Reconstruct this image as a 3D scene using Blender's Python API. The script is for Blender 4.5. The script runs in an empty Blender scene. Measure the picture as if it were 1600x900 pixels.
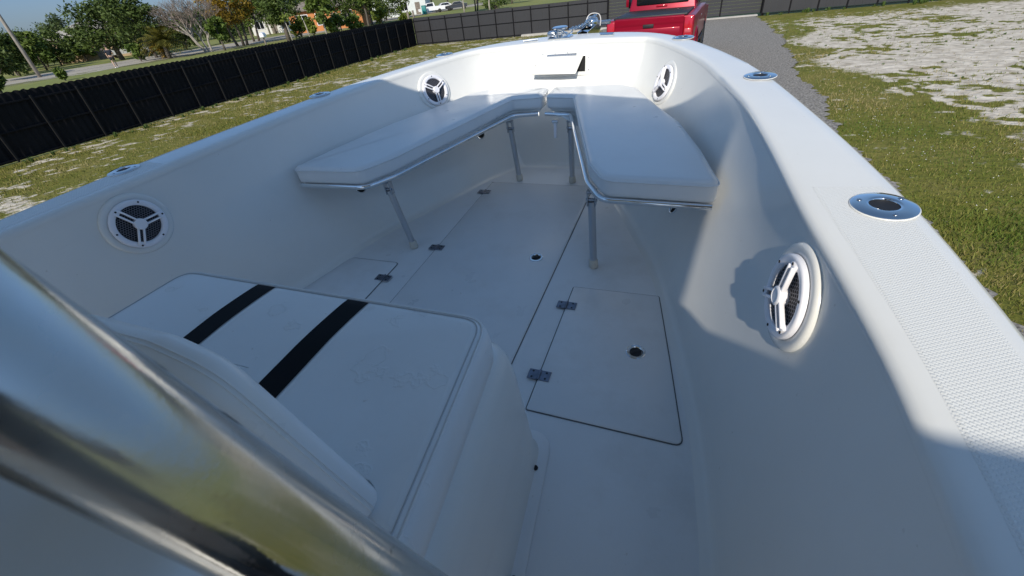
import bpy, bmesh, math, random
import numpy as np
from mathutils import Vector, Matrix
random.seed(7); rng = np.random.default_rng(7)
R = math.radians
scn = bpy.context.scene
C = scn.collection

# ------------------------------------------------------------------ camera, world, sun, exposure
HC = 2.29                                        # camera height above the yard
G = Matrix(((0.950056, 0.093901, -0.297617), (0.296104, -0.572434, 0.764619), (-0.098568, -0.814556, -0.571649)))
FPX = 664.92                                     # focal length in pixels of a 1600 px wide frame
cam = bpy.data.cameras.new('camera'); camo = bpy.data.objects.new('camera', cam); C.objects.link(camo)
cam.sensor_width = 36.0; cam.lens = 36.0 * FPX / 1600.0
cam.clip_start = 0.01; cam.clip_end = 4000
cr = Matrix([[G[i][0], -G[i][1], -G[i][2]] for i in range(3)])
camo.matrix_world = Matrix.Translation((0, 0, HC)) @ cr.to_4x4()
cam.dof.use_dof = True; cam.dof.focus_distance = 2.3; cam.dof.aperture_fstop = 13.0
scn.camera = camo

SUN = Vector((0.06, -0.83, 0.56)).normalized()   # towards the sun
SUN_EL = math.asin(SUN.z); SUN_AZ = math.atan2(SUN.x, SUN.y)
w = bpy.data.worlds.new('World'); scn.world = w; w.use_nodes = True
nt = w.node_tree; bg = nt.nodes['Background']
sky = nt.nodes.new('ShaderNodeTexSky'); sky.sky_type = 'NISHITA'; sky.sun_disc = False
sky.sun_elevation = SUN_EL; sky.sun_rotation = SUN_AZ
sky.air_density = 1.0; sky.dust_density = 0.3; sky.ozone_density = 2.0
wc = nt.nodes.new('ShaderNodeTexCoord'); wn = nt.nodes.new('ShaderNodeTexNoise'); wn.inputs['Scale'].default_value = 2.2; wn.inputs['Detail'].default_value = 7
wm_ = nt.nodes.new('ShaderNodeMapping'); wm_.inputs['Scale'].default_value = (1, 1, 3.0); nt.links.new(wc.outputs['Generated'], wm_.inputs[0]); nt.links.new(wm_.outputs[0], wn.inputs['Vector'])
wr_ = nt.nodes.new('ShaderNodeValToRGB'); wr_.color_ramp.elements[0].position = .38; wr_.color_ramp.elements[1].position = .72
wr_.color_ramp.elements[0].color = (.77, .86, .86, 1); wr_.color_ramp.elements[1].color = (.90, .92, .87, 1); nt.links.new(wn.outputs[0], wr_.inputs[0])   # blue air with thin cloud veils
wx = nt.nodes.new('ShaderNodeMixRGB'); wx.blend_type = 'MULTIPLY'; wx.inputs[0].default_value = 1; nt.links.new(sky.outputs[0], wx.inputs[1]); nt.links.new(wr_.outputs[0], wx.inputs[2])
sp_ = nt.nodes.new('ShaderNodeSeparateXYZ'); nt.links.new(wc.outputs['Generated'], sp_.inputs[0])
wh = nt.nodes.new('ShaderNodeValToRGB'); e_ = wh.color_ramp.elements; e_[0].position = .0; e_[0].color = (.22, .27, .46, 1); e_[1].position = .5; e_[1].color = (1.0, 1.0, 1.0, 1)
k_ = e_.new(.16); k_.color = (.40, .47, .67, 1); nt.links.new(sp_.outputs[2], wh.inputs[0])          # low grey-blue cloud bank, the same all round
wy = nt.nodes.new('ShaderNodeMixRGB'); wy.blend_type = 'MULTIPLY'; wy.inputs[0].default_value = 1; nt.links.new(wx.outputs[0], wy.inputs[1]); nt.links.new(wh.outputs[0], wy.inputs[2])
nt.links.new(wy.outputs[0], bg.inputs[0]); bg.inputs[1].default_value = 0.15
sl = bpy.data.lights.new('sun', 'SUN'); sl.energy = 3.55; sl.angle = R(0.55); sl.color = (1.0, 0.925, 0.80)
so = bpy.data.objects.new('sun', sl); C.objects.link(so)
so.rotation_euler = SUN.to_track_quat('Z', 'Y').to_euler()
scn.view_settings.view_transform = 'Standard'; scn.view_settings.look = 'None'
scn.view_settings.exposure = 0.25; scn.view_settings.gamma = 1.0

# ------------------------------------------------------------------ photograph calibration helpers (points on real planes)
def gray(px, py):
    v = G @ Vector((px - 800, py - 450, FPX)); return v
def gp(px, py, z=0.0):
    d = gray(px, py); s = (z - HC) / d.z; return Vector((d.x * s, d.y * s, z))
def ground_at(px, dist):
    """ground point that many metres out, in the direction in which the photograph shows column px"""
    lo, hi = -150.0, 400.0
    d0 = gray(px, 450)
    u = G[2]; hy = 450 - (u[0] * (px - 800) + u[2] * FPX) / u[1]
    lo = hy + .01; hi = hy + 250
    for _ in range(60):
        m = .5 * (lo + hi); p = gp(px, m)
        if math.hypot(p.x, p.y) > dist: lo = m
        else: hi = m
    return gp(px, .5 * (lo + hi))
def height_to(base, py):
    """height of an upright thing on base whose top the photograph shows at row py"""
    lo, hi = 0.0, 60.0
    for _ in range(50):
        m = .5 * (lo + hi); v = G.transposed() @ Vector((base.x, base.y, m - HC))
        y = 450 + FPX * v.y / v.z
        if y > py: lo = m
        else: hi = m
    return .5 * (lo + hi)

# ------------------------------------------------------------------ mesh helpers
BASE = {}                                        # base point of each boat-frame thing (subtracted from its parts)
def tag(o, label=None, cat=None, group=None, kind=None):
    if label: o['label'] = label
    if cat: o['category'] = cat
    if group: o['group'] = group
    if kind: o['kind'] = kind
    return o
def empty(name, loc=(0, 0, 0), rz=0.0):
    o = bpy.data.objects.new(name, None); C.objects.link(o); o.location = loc; o.rotation_euler = (0, 0, rz)
    o.empty_display_size = .1
    return o
def link(name, me, parent=None):
    o = bpy.data.objects.new(name, me); C.objects.link(o)
    if parent: o.parent = parent
    return o
def build(name, V, F, mat, parent=None, smooth=False, off=None, auto=None):
    me = bpy.data.meshes.new(name)
    if off is not None: V = [(v[0] - off[0], v[1] - off[1], v[2] - off[2]) for v in V]
    me.from_pydata([tuple(v) for v in V], [], F); me.update()
    if mat:
        for m in (mat if isinstance(mat, (list, tuple)) else [mat]): me.materials.append(m)
    if smooth:
        me.polygons.foreach_set('use_smooth', [True] * len(me.polygons))
        if auto is not None: me.set_sharp_from_angle(angle=R(auto))
    return link(name, me, parent)

class MB:
    def __init__(s): s.V = []; s.F = []
    def add(s, V, F):
        n = len(s.V); s.V += [tuple(v) for v in V]; s.F += [tuple(i + n for i in f) for f in F]; return s
    def box(s, x0, x1, y0, y1, z0, z1):
        V = [(x, y, z) for z in (z0, z1) for y in (y0, y1) for x in (x0, x1)]
        return s.add(V, [(0, 2, 3, 1), (4, 5, 7, 6), (0, 1, 5, 4), (2, 6, 7, 3), (0, 4, 6, 2), (1, 3, 7, 5)])
    def bbox(s, x0, x1, y0, y1, z0, z1, b=.005, seg=2):
        bm = bmesh.new(); bmesh.ops.create_cube(bm, size=1)
        for v in bm.verts: v.co = Vector(((x0 + x1) / 2 + v.co.x * (x1 - x0), (y0 + y1) / 2 + v.co.y * (y1 - y0), (z0 + z1) / 2 + v.co.z * (z1 - z0)))
        bmesh.ops.bevel(bm, geom=bm.edges[:], offset=b, segments=seg, affect='EDGES', profile=.5)
        bm.verts.index_update()
        s.add([v.co.copy() for v in bm.verts], [tuple(v.index for v in f.verts) for f in bm.faces]); bm.free(); return s
    def tube(s, P, r, n=10, caps=True, closed=False):
        P = [Vector(p) for p in P]; m = len(P); rs = r if isinstance(r, (list, tuple)) else [r] * m
        V = []; F = []; ref = None
        for i, p in enumerate(P):
            if closed: t = P[(i + 1) % m] - P[i - 1]
            else: t = P[min(i + 1, m - 1)] - P[max(i - 1, 0)]
            t.normalize()
            if ref is None: ref = Vector((0, 0, 1)) if abs(t.z) < .9 else Vector((1, 0, 0))
            a = t.cross(ref); a.normalize(); b = a.cross(t); b.normalize(); ref = b
            for k in range(n):
                q = 2 * math.pi * k / n; V.append(p + (a * math.cos(q) + b * math.sin(q)) * rs[i])
        for i in range(m if closed else m - 1):
            j = (i + 1) % m
            for k in range(n): F.append((i * n + k, i * n + (k + 1) % n, j * n + (k + 1) % n, j * n + k))
        if caps and not closed:
            F.append(tuple(range(n - 1, -1, -1))); F.append(tuple((m - 1) * n + k for k in range(n)))
        return s.add(V, F)
    def lathe(s, prof, n=32, M=None, cap=True):
        """prof: (r, z) pairs round the z axis"""
        V = []; F = []; m = len(prof)
        for (r, z) in prof:
            for k in range(n):
                q = 2 * math.pi * k / n; V.append(Vector((r * math.cos(q), r * math.sin(q), z)))
        for i in range(m - 1):
            for k in range(n): F.append((i * n + k, i * n + (k + 1) % n, (i + 1) * n + (k + 1) % n, (i + 1) * n + k))
        if cap:
            if prof[0][0] > 1e-6: F.append(tuple(range(n - 1, -1, -1)))
            if prof[-1][0] > 1e-6: F.append(tuple((m - 1) * n + k for k in range(n)))
        if M is not None: V = [M @ v for v in V]
        return s.add(V, F)
    def slab(s, out, rings, cap=(True, True)):
        """stack of rings (inset, z) of a closed outline [(x, y)]; insets go inwards"""
        n = len(out); P = [Vector((p[0], p[1])) for p in out]
        area = sum(P[i].x * P[(i + 1) % n].y - P[(i + 1) % n].x * P[i].y for i in range(n))
        sg = 1 if area > 0 else -1
        N = []
        for i in range(n):
            t = (P[i] - P[i - 1]).normalized(); u = (P[(i + 1) % n] - P[i]).normalized()
            a = Vector((-t.y, t.x)) * sg; b = Vector((-u.y, u.x)) * sg
            c = a + b; l = c.length
            N.append(c / max(l * l / 2, .5) if l > 1e-6 else a)
        V = []; F = []
        for (d, z) in rings:
            for i in range(n):
                q = P[i] + N[i] * d; V.append((q.x, q.y, z(q.x, q.y) if callable(z) else z))
        for k in range(len(rings) - 1):
            for i in range(n):
                j = (i + 1) % n; f = (k * n + i, k * n + j, (k + 1) * n + j, (k + 1) * n + i); F.append(f if sg > 0 else f[::-1])
        if cap[0]: f = tuple(range(n)); F.append(f[::-1] if sg > 0 else f)
        if cap[1]: f = tuple((len(rings) - 1) * n + i for i in range(n)); F.append(f if sg > 0 else f[::-1])
        return s.add(V, F)
    def build(s, name, mat, parent=None, smooth=False, off=None, auto=None): return build(name, s.V, s.F, mat, parent, smooth, off, auto)

def smooth_path(P, n=8, closed=False):
    """Catmull-Rom through the points"""
    P = [Vector(p) for p in P]; m = len(P); out = []
    rngi = range(m if closed else m - 1)
    for i in rngi:
        if closed: a, b, c, d = P[i - 1], P[i], P[(i + 1) % m], P[(i + 2) % m]
        else: a, b, c, d = P[max(i - 1, 0)], P[i], P[i + 1], P[min(i + 2, m - 1)]
        for k in range(n):
            t = k / n
            out.append(.5 * ((2 * b) + (c - a) * t + (2 * a - 5 * b + 4 * c - d) * t * t + (3 * b - a - 3 * c + d) * t ** 3))
    if not closed: out.append(P[-1])
    return out
def round_poly(P, r, n=6):
    """polygon with rounded corners; r one radius or one per corner"""
    out = []; m = len(P)
    for i in range(m):
        p = Vector(P[i][:2]); a = Vector(P[i - 1][:2]); b = Vector(P[(i + 1) % m][:2])
        rr = r[i] if isinstance(r, (list, tuple)) else r
        u = (a - p); v = (b - p); lu = u.length; lv = v.length; u /= lu; v /= lv
        ang = u.angle(v)
        if rr <= 0 or ang > 3.1: out.append((p.x, p.y)); continue
        d = min(rr / math.tan(ang / 2), lu * .48, lv * .48)
        q0 = p + u * d; q1 = p + v * d
        for k in range(n + 1):
            t = k / n; q = q0 * (1 - t) ** 2 + p * 2 * t * (1 - t) + q1 * t * t; out.append((q.x, q.y))
    return out
def densify(P, step):
    out = []
    for i in range(len(P)):
        a = Vector(P[i][:2]); b = Vector(P[(i + 1) % len(P)][:2]); k = max(1, int((b - a).length / step))
        for j in range(k): q = a.lerp(b, j / k); out.append((q.x, q.y))
    return out
def copy_tree(o, parent=None):
    c = o.copy(); C.objects.link(c)
    if parent: c.parent = parent
    for ch in list(o.children): copy_tree(ch, c)
    return c

# ------------------------------------------------------------------ materials
def mat(name, col, rough=.5, metal=0.0, var=0.0, vscale=5.0, col2=None, bump=0.0, bscale=50.0, coat=0.0, spec=None, detail=4.0, rvar=0.0, thresh=None):
    m = bpy.data.materials.new(name); m.use_nodes = True; n = m.node_tree; p = n.nodes['Principled BSDF']
    p.inputs['Roughness'].default_value = rough; p.inputs['Metallic'].default_value = metal
    p.inputs['Base Color'].default_value = (*col, 1)
    if spec is not None: p.inputs['Specular IOR Level'].default_value = spec
    if coat: p.inputs['Coat Weight'].default_value = coat; p.inputs['Coat Roughness'].default_value = .05
    tc = n.nodes.new('ShaderNodeTexCoord')
    if var or col2:
        tx = n.nodes.new('ShaderNodeTexNoise'); tx.inputs['Scale'].default_value = vscale; tx.inputs['Detail'].default_value = detail
        n.links.new(tc.outputs['Object'], tx.inputs['Vector'])
        cr = n.nodes.new('ShaderNodeValToRGB'); lo, hi = thresh or (.3, .7)
        c2 = col2 or tuple(min(1, c * (1 + var)) for c in col); c1 = col if col2 else tuple(c * (1 - var) for c in col)
        cr.color_ramp.elements[0].position = lo; cr.color_ramp.elements[1].position = hi
        cr.color_ramp.elements[0].color = (*c1, 1); cr.color_ramp.elements[1].color = (*c2, 1)
        n.links.new(tx.outputs[0], cr.inputs[0]); n.links.new(cr.outputs[0], p.inputs['Base Color'])
    if rvar:
        tr = n.nodes.new('ShaderNodeTexNoise'); tr.inputs['Scale'].default_value = 6; tr.inputs['Detail'].default_value = 6
        n.links.new(tc.outputs['Object'], tr.inputs['Vector'])
        mr = n.nodes.new('ShaderNodeMapRange'); mr.inputs['To Min'].default_value = max(.02, rough - rvar); mr.inputs['To Max'].default_value = rough + rvar
        mr.inputs['From Min'].default_value = .3; mr.inputs['From Max'].default_value = .7
        n.links.new(tr.outputs[0], mr.inputs[0]); n.links.new(mr.outputs[0], p.inputs['Roughness'])
    if bump:
        tb = n.nodes.new('ShaderNodeTexNoise'); tb.inputs['Scale'].default_value = bscale; tb.inputs['Detail'].default_value = 4
        n.links.new(tc.outputs['Object'], tb.inputs['Vector'])
        b = n.nodes.new('ShaderNodeBump'); b.inputs['Strength'].default_value = bump; b.inputs['Distance'].default_value = .01
        n.links.new(tb.outputs[0], b.inputs['Height']); n.links.new(b.outputs[0], p.inputs['Normal'])
    return m
gel = mat('white_gelcoat', (.78, .78, .755), .2, var=.025, vscale=2.5, rvar=.05, bump=.015, bscale=7)
gel_deck = mat('deck_gelcoat', (.74, .755, .765), .33, var=.03, vscale=3, rvar=.06, bump=.03, bscale=160)
gel_hull = mat('hull_gelcoat', (.78, .78, .76), .15)
def add_dirt(m, amt=.16, sc=2.3, col=(.42, .38, .32)):
    n = m.node_tree; p = n.nodes['Principled BSDF']; src = p.inputs['Base Color'].links[0].from_socket
    tc = n.nodes.new('ShaderNodeTexCoord'); t = n.nodes.new('ShaderNodeTexNoise'); t.inputs['Scale'].default_value = sc; t.inputs['Detail'].default_value = 10; t.inputs['Roughness'].default_value = .72
    n.links.new(tc.outputs['Object'], t.inputs[0]); r = n.nodes.new('ShaderNodeMapRange'); r.inputs['From Min'].default_value = .5; r.inputs['From Max'].default_value = .78; r.inputs['To Max'].default_value = amt
    n.links.new(t.outputs[0], r.inputs[0])
    t2 = n.nodes.new('ShaderNodeTexNoise'); t2.inputs['Scale'].default_value = 60; t2.inputs['Detail'].default_value = 2; n.links.new(tc.outputs['Object'], t2.inputs[0])
    r2 = n.nodes.new('ShaderNodeMapRange'); r2.inputs['From Min'].default_value = .74; r2.inputs['From Max'].default_value = .80; r2.inputs['To Max'].default_value = .35; n.links.new(t2.outputs[0], r2.inputs[0])   # specks
    a = n.nodes.new('ShaderNodeMath'); a.operation = 'MAXIMUM'; n.links.new(r.outputs[0], a.inputs[0]); n.links.new(r2.outputs[0], a.inputs[1])
    mx = n.nodes.new('ShaderNodeMixRGB'); n.links.new(a.outputs[0], mx.inputs[0]); n.links.new(src, mx.inputs[1]); mx.inputs[2].default_value = (*col, 1); n.links.new(mx.outputs[0], p.inputs['Base Color'])
add_dirt(gel_deck, .30); add_dirt(gel, .10, 1.6)
vinyl = mat('white_vinyl', (.76, .77, .77), .34, var=.02, vscale=4, bump=.10, bscale=14, rvar=.08)
add_dirt(vinyl, .12, 3.0)
black_vinyl = mat('black_vinyl', (.004, .0045, .006), .65, spec=.12, bump=.06, bscale=260)
plastic = mat('white_plastic', (.86, .855, .90), .3)
chrome = mat('chrome', (.78, .79, .80), .07, 1.0, rvar=.03)
steel = mat('brushed_steel', (.50, .52, .55), .26, 1.0, rvar=.06)
alu = mat('tube_aluminium', (.55, .57, .60), .33, 1.0)
dark = mat('black_rubber', (.012, .012, .014), .6)
gasket = mat('grey_gasket', (.13, .135, .14), .6)
foot_m = mat('cream_rubber', (.62, .58, .50), .6)
mesh_m = mat('grille_mesh', (.16, .16, .19), .35, .3)
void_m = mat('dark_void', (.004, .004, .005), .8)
fence_m = mat('black_sheet_metal', (.008, .008, .010), .55, var=.3, vscale=1.5, spec=.15)
fence_g = mat('charcoal_sheet', (.030, .030, .034), .5, var=.15, vscale=.8)
post_m = mat('dark_post', (.016, .016, .017), .6, spec=.12)
concrete = mat('pale_concrete', (.42, .40, .37), .85, var=.15, vscale=2)
red = mat('red_car_paint', (.27, .002, .02), .32, .2, coat=.25, spec=.25)
glassd = mat('dark_glass', (.008, .010, .012), .05, spec=.6)
lens_r = mat('red_lens', (.45, .008, .02), .1, coat=.6)
tyre = mat('tyre_rubber', (.02, .02, .02), .8)
tonn_m = mat('black_tonneau_vinyl', (.018, .018, .02), .5, bump=.05, bscale=90)
wood = mat('weathered_wood', (.20, .17, .14), .85, var=.3, vscale=6)

def stained_vinyl():
    m = vinyl.copy(); m.name = 'water_marked_vinyl'; n = m.node_tree; p = n.nodes['Principled BSDF']
    tc = n.nodes.new('ShaderNodeTexCoord'); t = n.nodes.new('ShaderNodeTexNoise'); t.inputs['Scale'].default_value = 11; t.inputs['Detail'].default_value = 5; n.links.new(tc.outputs['Object'], t.inputs[0])
    r = n.nodes.new('ShaderNodeValToRGB'); e = r.color_ramp.elements; e[0].position = .60; e[0].color = (0, 0, 0, 1); e[1].position = .70; e[1].color = (.25, .25, .25, 1)
    k = e.new(.625); k.color = (1, 1, 1, 1); k = e.new(.645); k.color = (.3, .3, .3, 1); n.links.new(t.outputs[0], r.inputs[0])
    mr = n.nodes.new('ShaderNodeMapRange'); mr.inputs['To Min'].default_value = .33; mr.inputs['To Max'].default_value = .75; n.links.new(r.outputs[0], mr.inputs[0]); n.links.new(mr.outputs[0], p.inputs['Roughness'])
    b = n.nodes.new('ShaderNodeBump'); b.inputs['Strength'].default_value = .35; b.inputs['Distance'].default_value = .004; n.links.new(r.outputs[0], b.inputs['Height'])
    old = p.inputs['Normal'].links[0].from_socket; n.links.new(old, b.inputs['Normal']); n.links.new(b.outputs[0], p.inputs['Normal'])
    return m
stained = stained_vinyl()

# non-skid: rows of small raised dashes
def nonskid_mat():
    m = bpy.data.materials.new('nonskid_gelcoat'); m.use_nodes = True; n = m.node_tree; p = n.nodes['Principled BSDF']
    p.inputs['Base Color'].default_value = (.76, .765, .745, 1); p.inputs['Roughness'].default_value = .5
    tc = n.nodes.new('ShaderNodeTexCoord')
    mp = n.nodes.new('ShaderNodeMapping'); mp.inputs['Rotation'].default_value = (0, 0, R(28)); n.links.new(tc.outputs['Object'], mp.inputs[0])
    br = n.nodes.new('ShaderNodeTexBrick'); br.inputs['Scale'].default_value = 1.0
    br.inputs['Brick Width'].default_value = .0064; br.inputs['Row Height'].default_value = .0050; br.inputs['Mortar Size'].default_value = .0014
    br.inputs['Mortar Smooth'].default_value = .6
    n.links.new(mp.outputs[0], br.inputs['Vector'])
    b = n.nodes.new('ShaderNodeBump'); b.invert = True; b.inputs['Strength'].default_value = .6; b.inputs['Distance'].default_value = .0008
    n.links.new(br.outputs['Fac'], b.inputs['Height']); n.links.new(b.outputs[0], p.inputs['Normal'])
    return m
nonskid = nonskid_mat()

def pipe_mat():
    """polished tube with grime spots and a streaky bloom"""
    m = bpy.data.materials.new('stained_polished_tube'); m.use_nodes = True; n = m.node_tree; p = n.nodes['Principled BSDF']
    p.inputs['Metallic'].default_value = .92; p.inputs['Roughness'].default_value = .16
    tc = n.nodes.new('ShaderNodeTexCoord')
    t1 = n.nodes.new('ShaderNodeTexNoise'); t1.inputs['Scale'].default_value = 55; t1.inputs['Detail'].default_value = 8; n.links.new(tc.outputs['Object'], t1.inputs[0])
    r1 = n.nodes.new('ShaderNodeValToRGB'); r1.color_ramp.elements[0].position = .66; r1.color_ramp.elements[1].position = .72
    r1.color_ramp.elements[0].color = (.56, .545, .51, 1); r1.color_ramp.elements[1].color = (.06, .055, .055, 1)
    n.links.new(t1.outputs[0], r1.inputs[0]); n.links.new(r1.outputs[0], p.inputs['Base Color'])
    t2 = n.nodes.new('ShaderNodeTexNoise'); t2.inputs['Scale'].default_value = 30; t2.inputs['Detail'].default_value = 6; n.links.new(tc.outputs['Object'], t2.inputs[0])
    r2 = n.nodes.new('ShaderNodeMapRange'); r2.inputs['From Min'].default_value = .35; r2.inputs['From Max'].default_value = .7
    r2.inputs['To Min'].default_value = .09; r2.inputs['To Max'].default_value = .24
    n.links.new(t2.outputs[0], r2.inputs[0]); n.links.new(r2.outputs[0], p.inputs['Roughness'])
    t4 = n.nodes.new('ShaderNodeTexNoise'); t4.inputs['Scale'].default_value = 13; t4.inputs['Detail'].default_value = 7; n.links.new(tc.outputs['Object'], t4.inputs[0])
    r4 = n.nodes.new('ShaderNodeMapRange'); r4.inputs['From Min'].default_value = .38; r4.inputs['From Max'].default_value = .62; r4.inputs['To Min'].default_value = .62; r4.inputs['To Max'].default_value = .95
    n.links.new(t4.outputs[0], r4.inputs[0]); n.links.new(r4.outputs[0], p.inputs['Metallic'])
    t3 = n.nodes.new('ShaderNodeTexNoise'); t3.inputs['Scale'].default_value = 420; t3.inputs['Detail'].default_value = 2; n.links.new(tc.outputs['Object'], t3.inputs[0])
    b3 = n.nodes.new('ShaderNodeBump'); b3.inputs['Strength'].default_value = .05; b3.inputs['Distance'].default_value = .0008; n.links.new(t3.outputs[0], b3.inputs['Height']); n.links.new(b3.outputs[0], p.inputs['Normal'])
    return m
pipe_m = pipe_mat()

# ------------------------------------------------------------------ the ground
def vnoise(x, y, seed=0):
    xi = np.floor(x).astype(int); yi = np.floor(y).astype(int); fx = x - xi; fy = y - yi
    fx = fx * fx * (3 - 2 * fx); fy = fy * fy * (3 - 2 * fy)
    def h(a, b):
        n = (a * 374761393 + b * 668265263 + seed * 144665) & 0x7fffffff
        n = ((n ^ (n >> 13)) * 1274126177) & 0x7fffffff
        return ((n ^ (n >> 16)) & 0xffff) / 65535.0
    return (h(xi, yi) * (1 - fx) + h(xi + 1, yi) * fx) * (1 - fy) + (h(xi, yi + 1) * (1 - fx) + h(xi + 1, yi + 1) * fx) * fy
def fbm(x, y, oct=4, seed=0):
    s = 0; a = .5; t = 0
    for o in range(oct): s = s + a * vnoise(x * 2 ** o + 31.7 * o, y * 2 ** o + 17.3 * o, seed + o); t += a; a *= .55
    return s / t
def sst(e0, e1, x): t = np.clip((x - e0) / (e1 - e0), 0, 1); return t * t * (3 - 2 * t)
def drive_edge(y): return np.interp(y, [-6, 3.4, 6, 8, 10.8, 13.8, 20, 27.5], [2.5, 2.5, 2.55, 2.6, 2.85, 3.15, 3.7, 3.9])
def sandiness(x, y):
    """0 = turf, 1 = bare pale sand"""
    n1 = .40 * fbm(x * .8, y * .8, 4, 3) + .60 * fbm(x * 4.2, y * 4.2, 3, 7); n2 = fbm(x * .28, y * .28, 3, 11)
    e = drive_edge(y)
    right = sst(.35, 1.3, x - e + (n2 - .5) * 2.2) * sst(6.6, 9.4, y + (n1 - .5) * 7 + (n2 - .5) * 3 + .25 * (x - 4)) * (1 - sst(23.0, 26.0, y + (n1 - .5) * 4))
    sr = sst(.40, .50, n1 + .22 * (n2 - .5)) * right
    near = .6 * sst(.60, .68, n1) * (x > 0)
    left = sst(.53, .66, n1 + .25 * (n2 - .45)) * (x < 0) * .62
    strip = sst(.5, .62, n1) * np.exp(-((x + 14.2) / .5) ** 2) * .9
    return np.clip(np.maximum.reduce([sr, near, left, strip]), 0, 1)

gm = mat('far_grass', (.14, .175, .03), .95, col2=(.25, .245, .07), vscale=.12, detail=8, bump=.3, bscale=3)
ground = build('ground', [(-1500, -600, 0), (1500, -600, 0), (1500, 2500, 0), (-1500, 2500, 0)], [(0, 1, 2, 3)], gm); tag(ground, kind='structure')

def yard_mat():
    m = bpy.data.materials.new('sandy_turf'); m.use_nodes = True; n = m.node_tree; p = n.nodes['Principled BSDF']; p.inputs['Roughness'].default_value = .95
    p.inputs['Specular IOR Level'].default_value = .15
    at = n.nodes.new('ShaderNodeAttribute'); at.attribute_name = 'sand'
    tc = n.nodes.new('ShaderNodeTexCoord')
    def noise(sc, d=6):
        t = n.nodes.new('ShaderNodeTexNoise'); t.inputs['Scale'].default_value = sc; t.inputs['Detail'].default_value = d; n.links.new(tc.outputs['Object'], t.inputs[0]); return t
    a = noise(9, 8); b = noise(1.1, 5); c = noise(55, 3); d2 = noise(4, 6)
    ad = n.nodes.new('ShaderNodeMath'); ad.operation = 'MULTIPLY_ADD'; ad.inputs[1].default_value = 1.5; ad.inputs[2].default_value = -.75; n.links.new(a.outputs[0], ad.inputs[0])
    su = n.nodes.new('ShaderNodeMath'); su.operation = 'ADD'; n.links.new(at.outputs['Fac'], su.inputs[0]); n.links.new(ad.outputs[0], su.inputs[1])
    mr = n.nodes.new('ShaderNodeMapRange'); mr.inputs['From Min'].default_value = .28; mr.inputs['From Max'].default_value = .68; n.links.new(su.outputs[0], mr.inputs[0])
    gr = n.nodes.new('ShaderNodeValToRGB'); e = gr.color_ramp.elements; e[0].position = .3; e[0].color = (.09, .11, .016, 1); e[1].position = .72; e[1].color = (.24, .195, .075, 1)
    x = gr.color_ramp.elements.new(.5); x.color = (.15, .15, .03, 1)
    mx0 = n.nodes.new('ShaderNodeMath'); mx0.operation = 'MULTIPLY_ADD'; mx0.inputs[1].default_value = .5; n.links.new(b.outputs[0], mx0.inputs[0])
    hm = n.nodes.new('ShaderNodeMath'); hm.operation = 'MULTIPLY'; hm.inputs[1].default_value = .5; n.links.new(c.outputs[0], hm.inputs[0]); n.links.new(hm.outputs[0], mx0.inputs[2])
    n.links.new(mx0.outputs[0], gr.inputs[0])
    sr = n.nodes.new('ShaderNodeValToRGB'); e = sr.color_ramp.elements; e[0].position = .3; e[0].color = (.40, .345, .27, 1); e[1].position = .65; e[1].color = (.70, .635, .54, 1)
    n.links.new(d2.outputs[0], sr.inputs[0])
    mx = n.nodes.new('ShaderNodeMixRGB'); n.links.new(mr.outputs[0], mx.inputs[0]); n.links.new(gr.outputs[0], mx.inputs[1]); n.links.new(sr.outputs[0], mx.inputs[2])
    n.links.new(mx.outputs[0], p.inputs['Base Color'])
    bu = n.nodes.new('ShaderNodeBump'); bu.inputs['Strength'].default_value = .9; bu.inputs['Distance'].default_value = .05; n.links.new(a.outputs[0], bu.inputs['Height']); n.links.new(bu.outputs[0], p.inputs['Normal'])
    return m
def grid_sheet(name, x0, x1, y0, y1, st, z, m):
    nx = int((x1 - x0) / st) + 1; ny = int((y1 - y0) / st) + 1
    X, Y = np.meshgrid(np.linspace(x0, x1, nx), np.linspace(y0, y1, ny))
    Z = z + .05 * (fbm(X * .7, Y * .7, 4, 5) - .25) * np.minimum(1, np.minimum.reduce([X - x0, x1 - X, Y - y0, y1 - Y]) / 1.0)
    V = np.stack([X, Y, Z], -1).reshape(-1, 3); i = np.arange(nx * ny).reshape(ny, nx)
    F = np.stack([i[:-1, :-1], i[:-1, 1:], i[1:, 1:], i[1:, :-1]], -1).reshape(-1, 4)
    me = bpy.data.meshes.new(name); me.vertices.add(len(V)); me.vertices.foreach_set('co', V.ravel())
    me.loops.add(F.size); me.loops.foreach_set('vertex_index', F.ravel()); me.polygons.add(len(F))
    me.polygons.foreach_set('loop_start', np.arange(len(F)) * 4); me.polygons.foreach_set('loop_total', np.full(len(F), 4)); me.update(calc_edges=True)
    at = me.attributes.new('sand', 'FLOAT', 'POINT'); at.data.foreach_set('value', sandiness(X, Y).ravel())
    me.materials.append(m); me.polygons.foreach_set('use_smooth', np.ones(len(F), bool))
    o = link(name, me); tag(o, kind='structure'); return o
ym = yard_mat()
grid_sheet('yard', -14.95, 24.0, -5.0, 27.35, .09, .02, ym)

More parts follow.
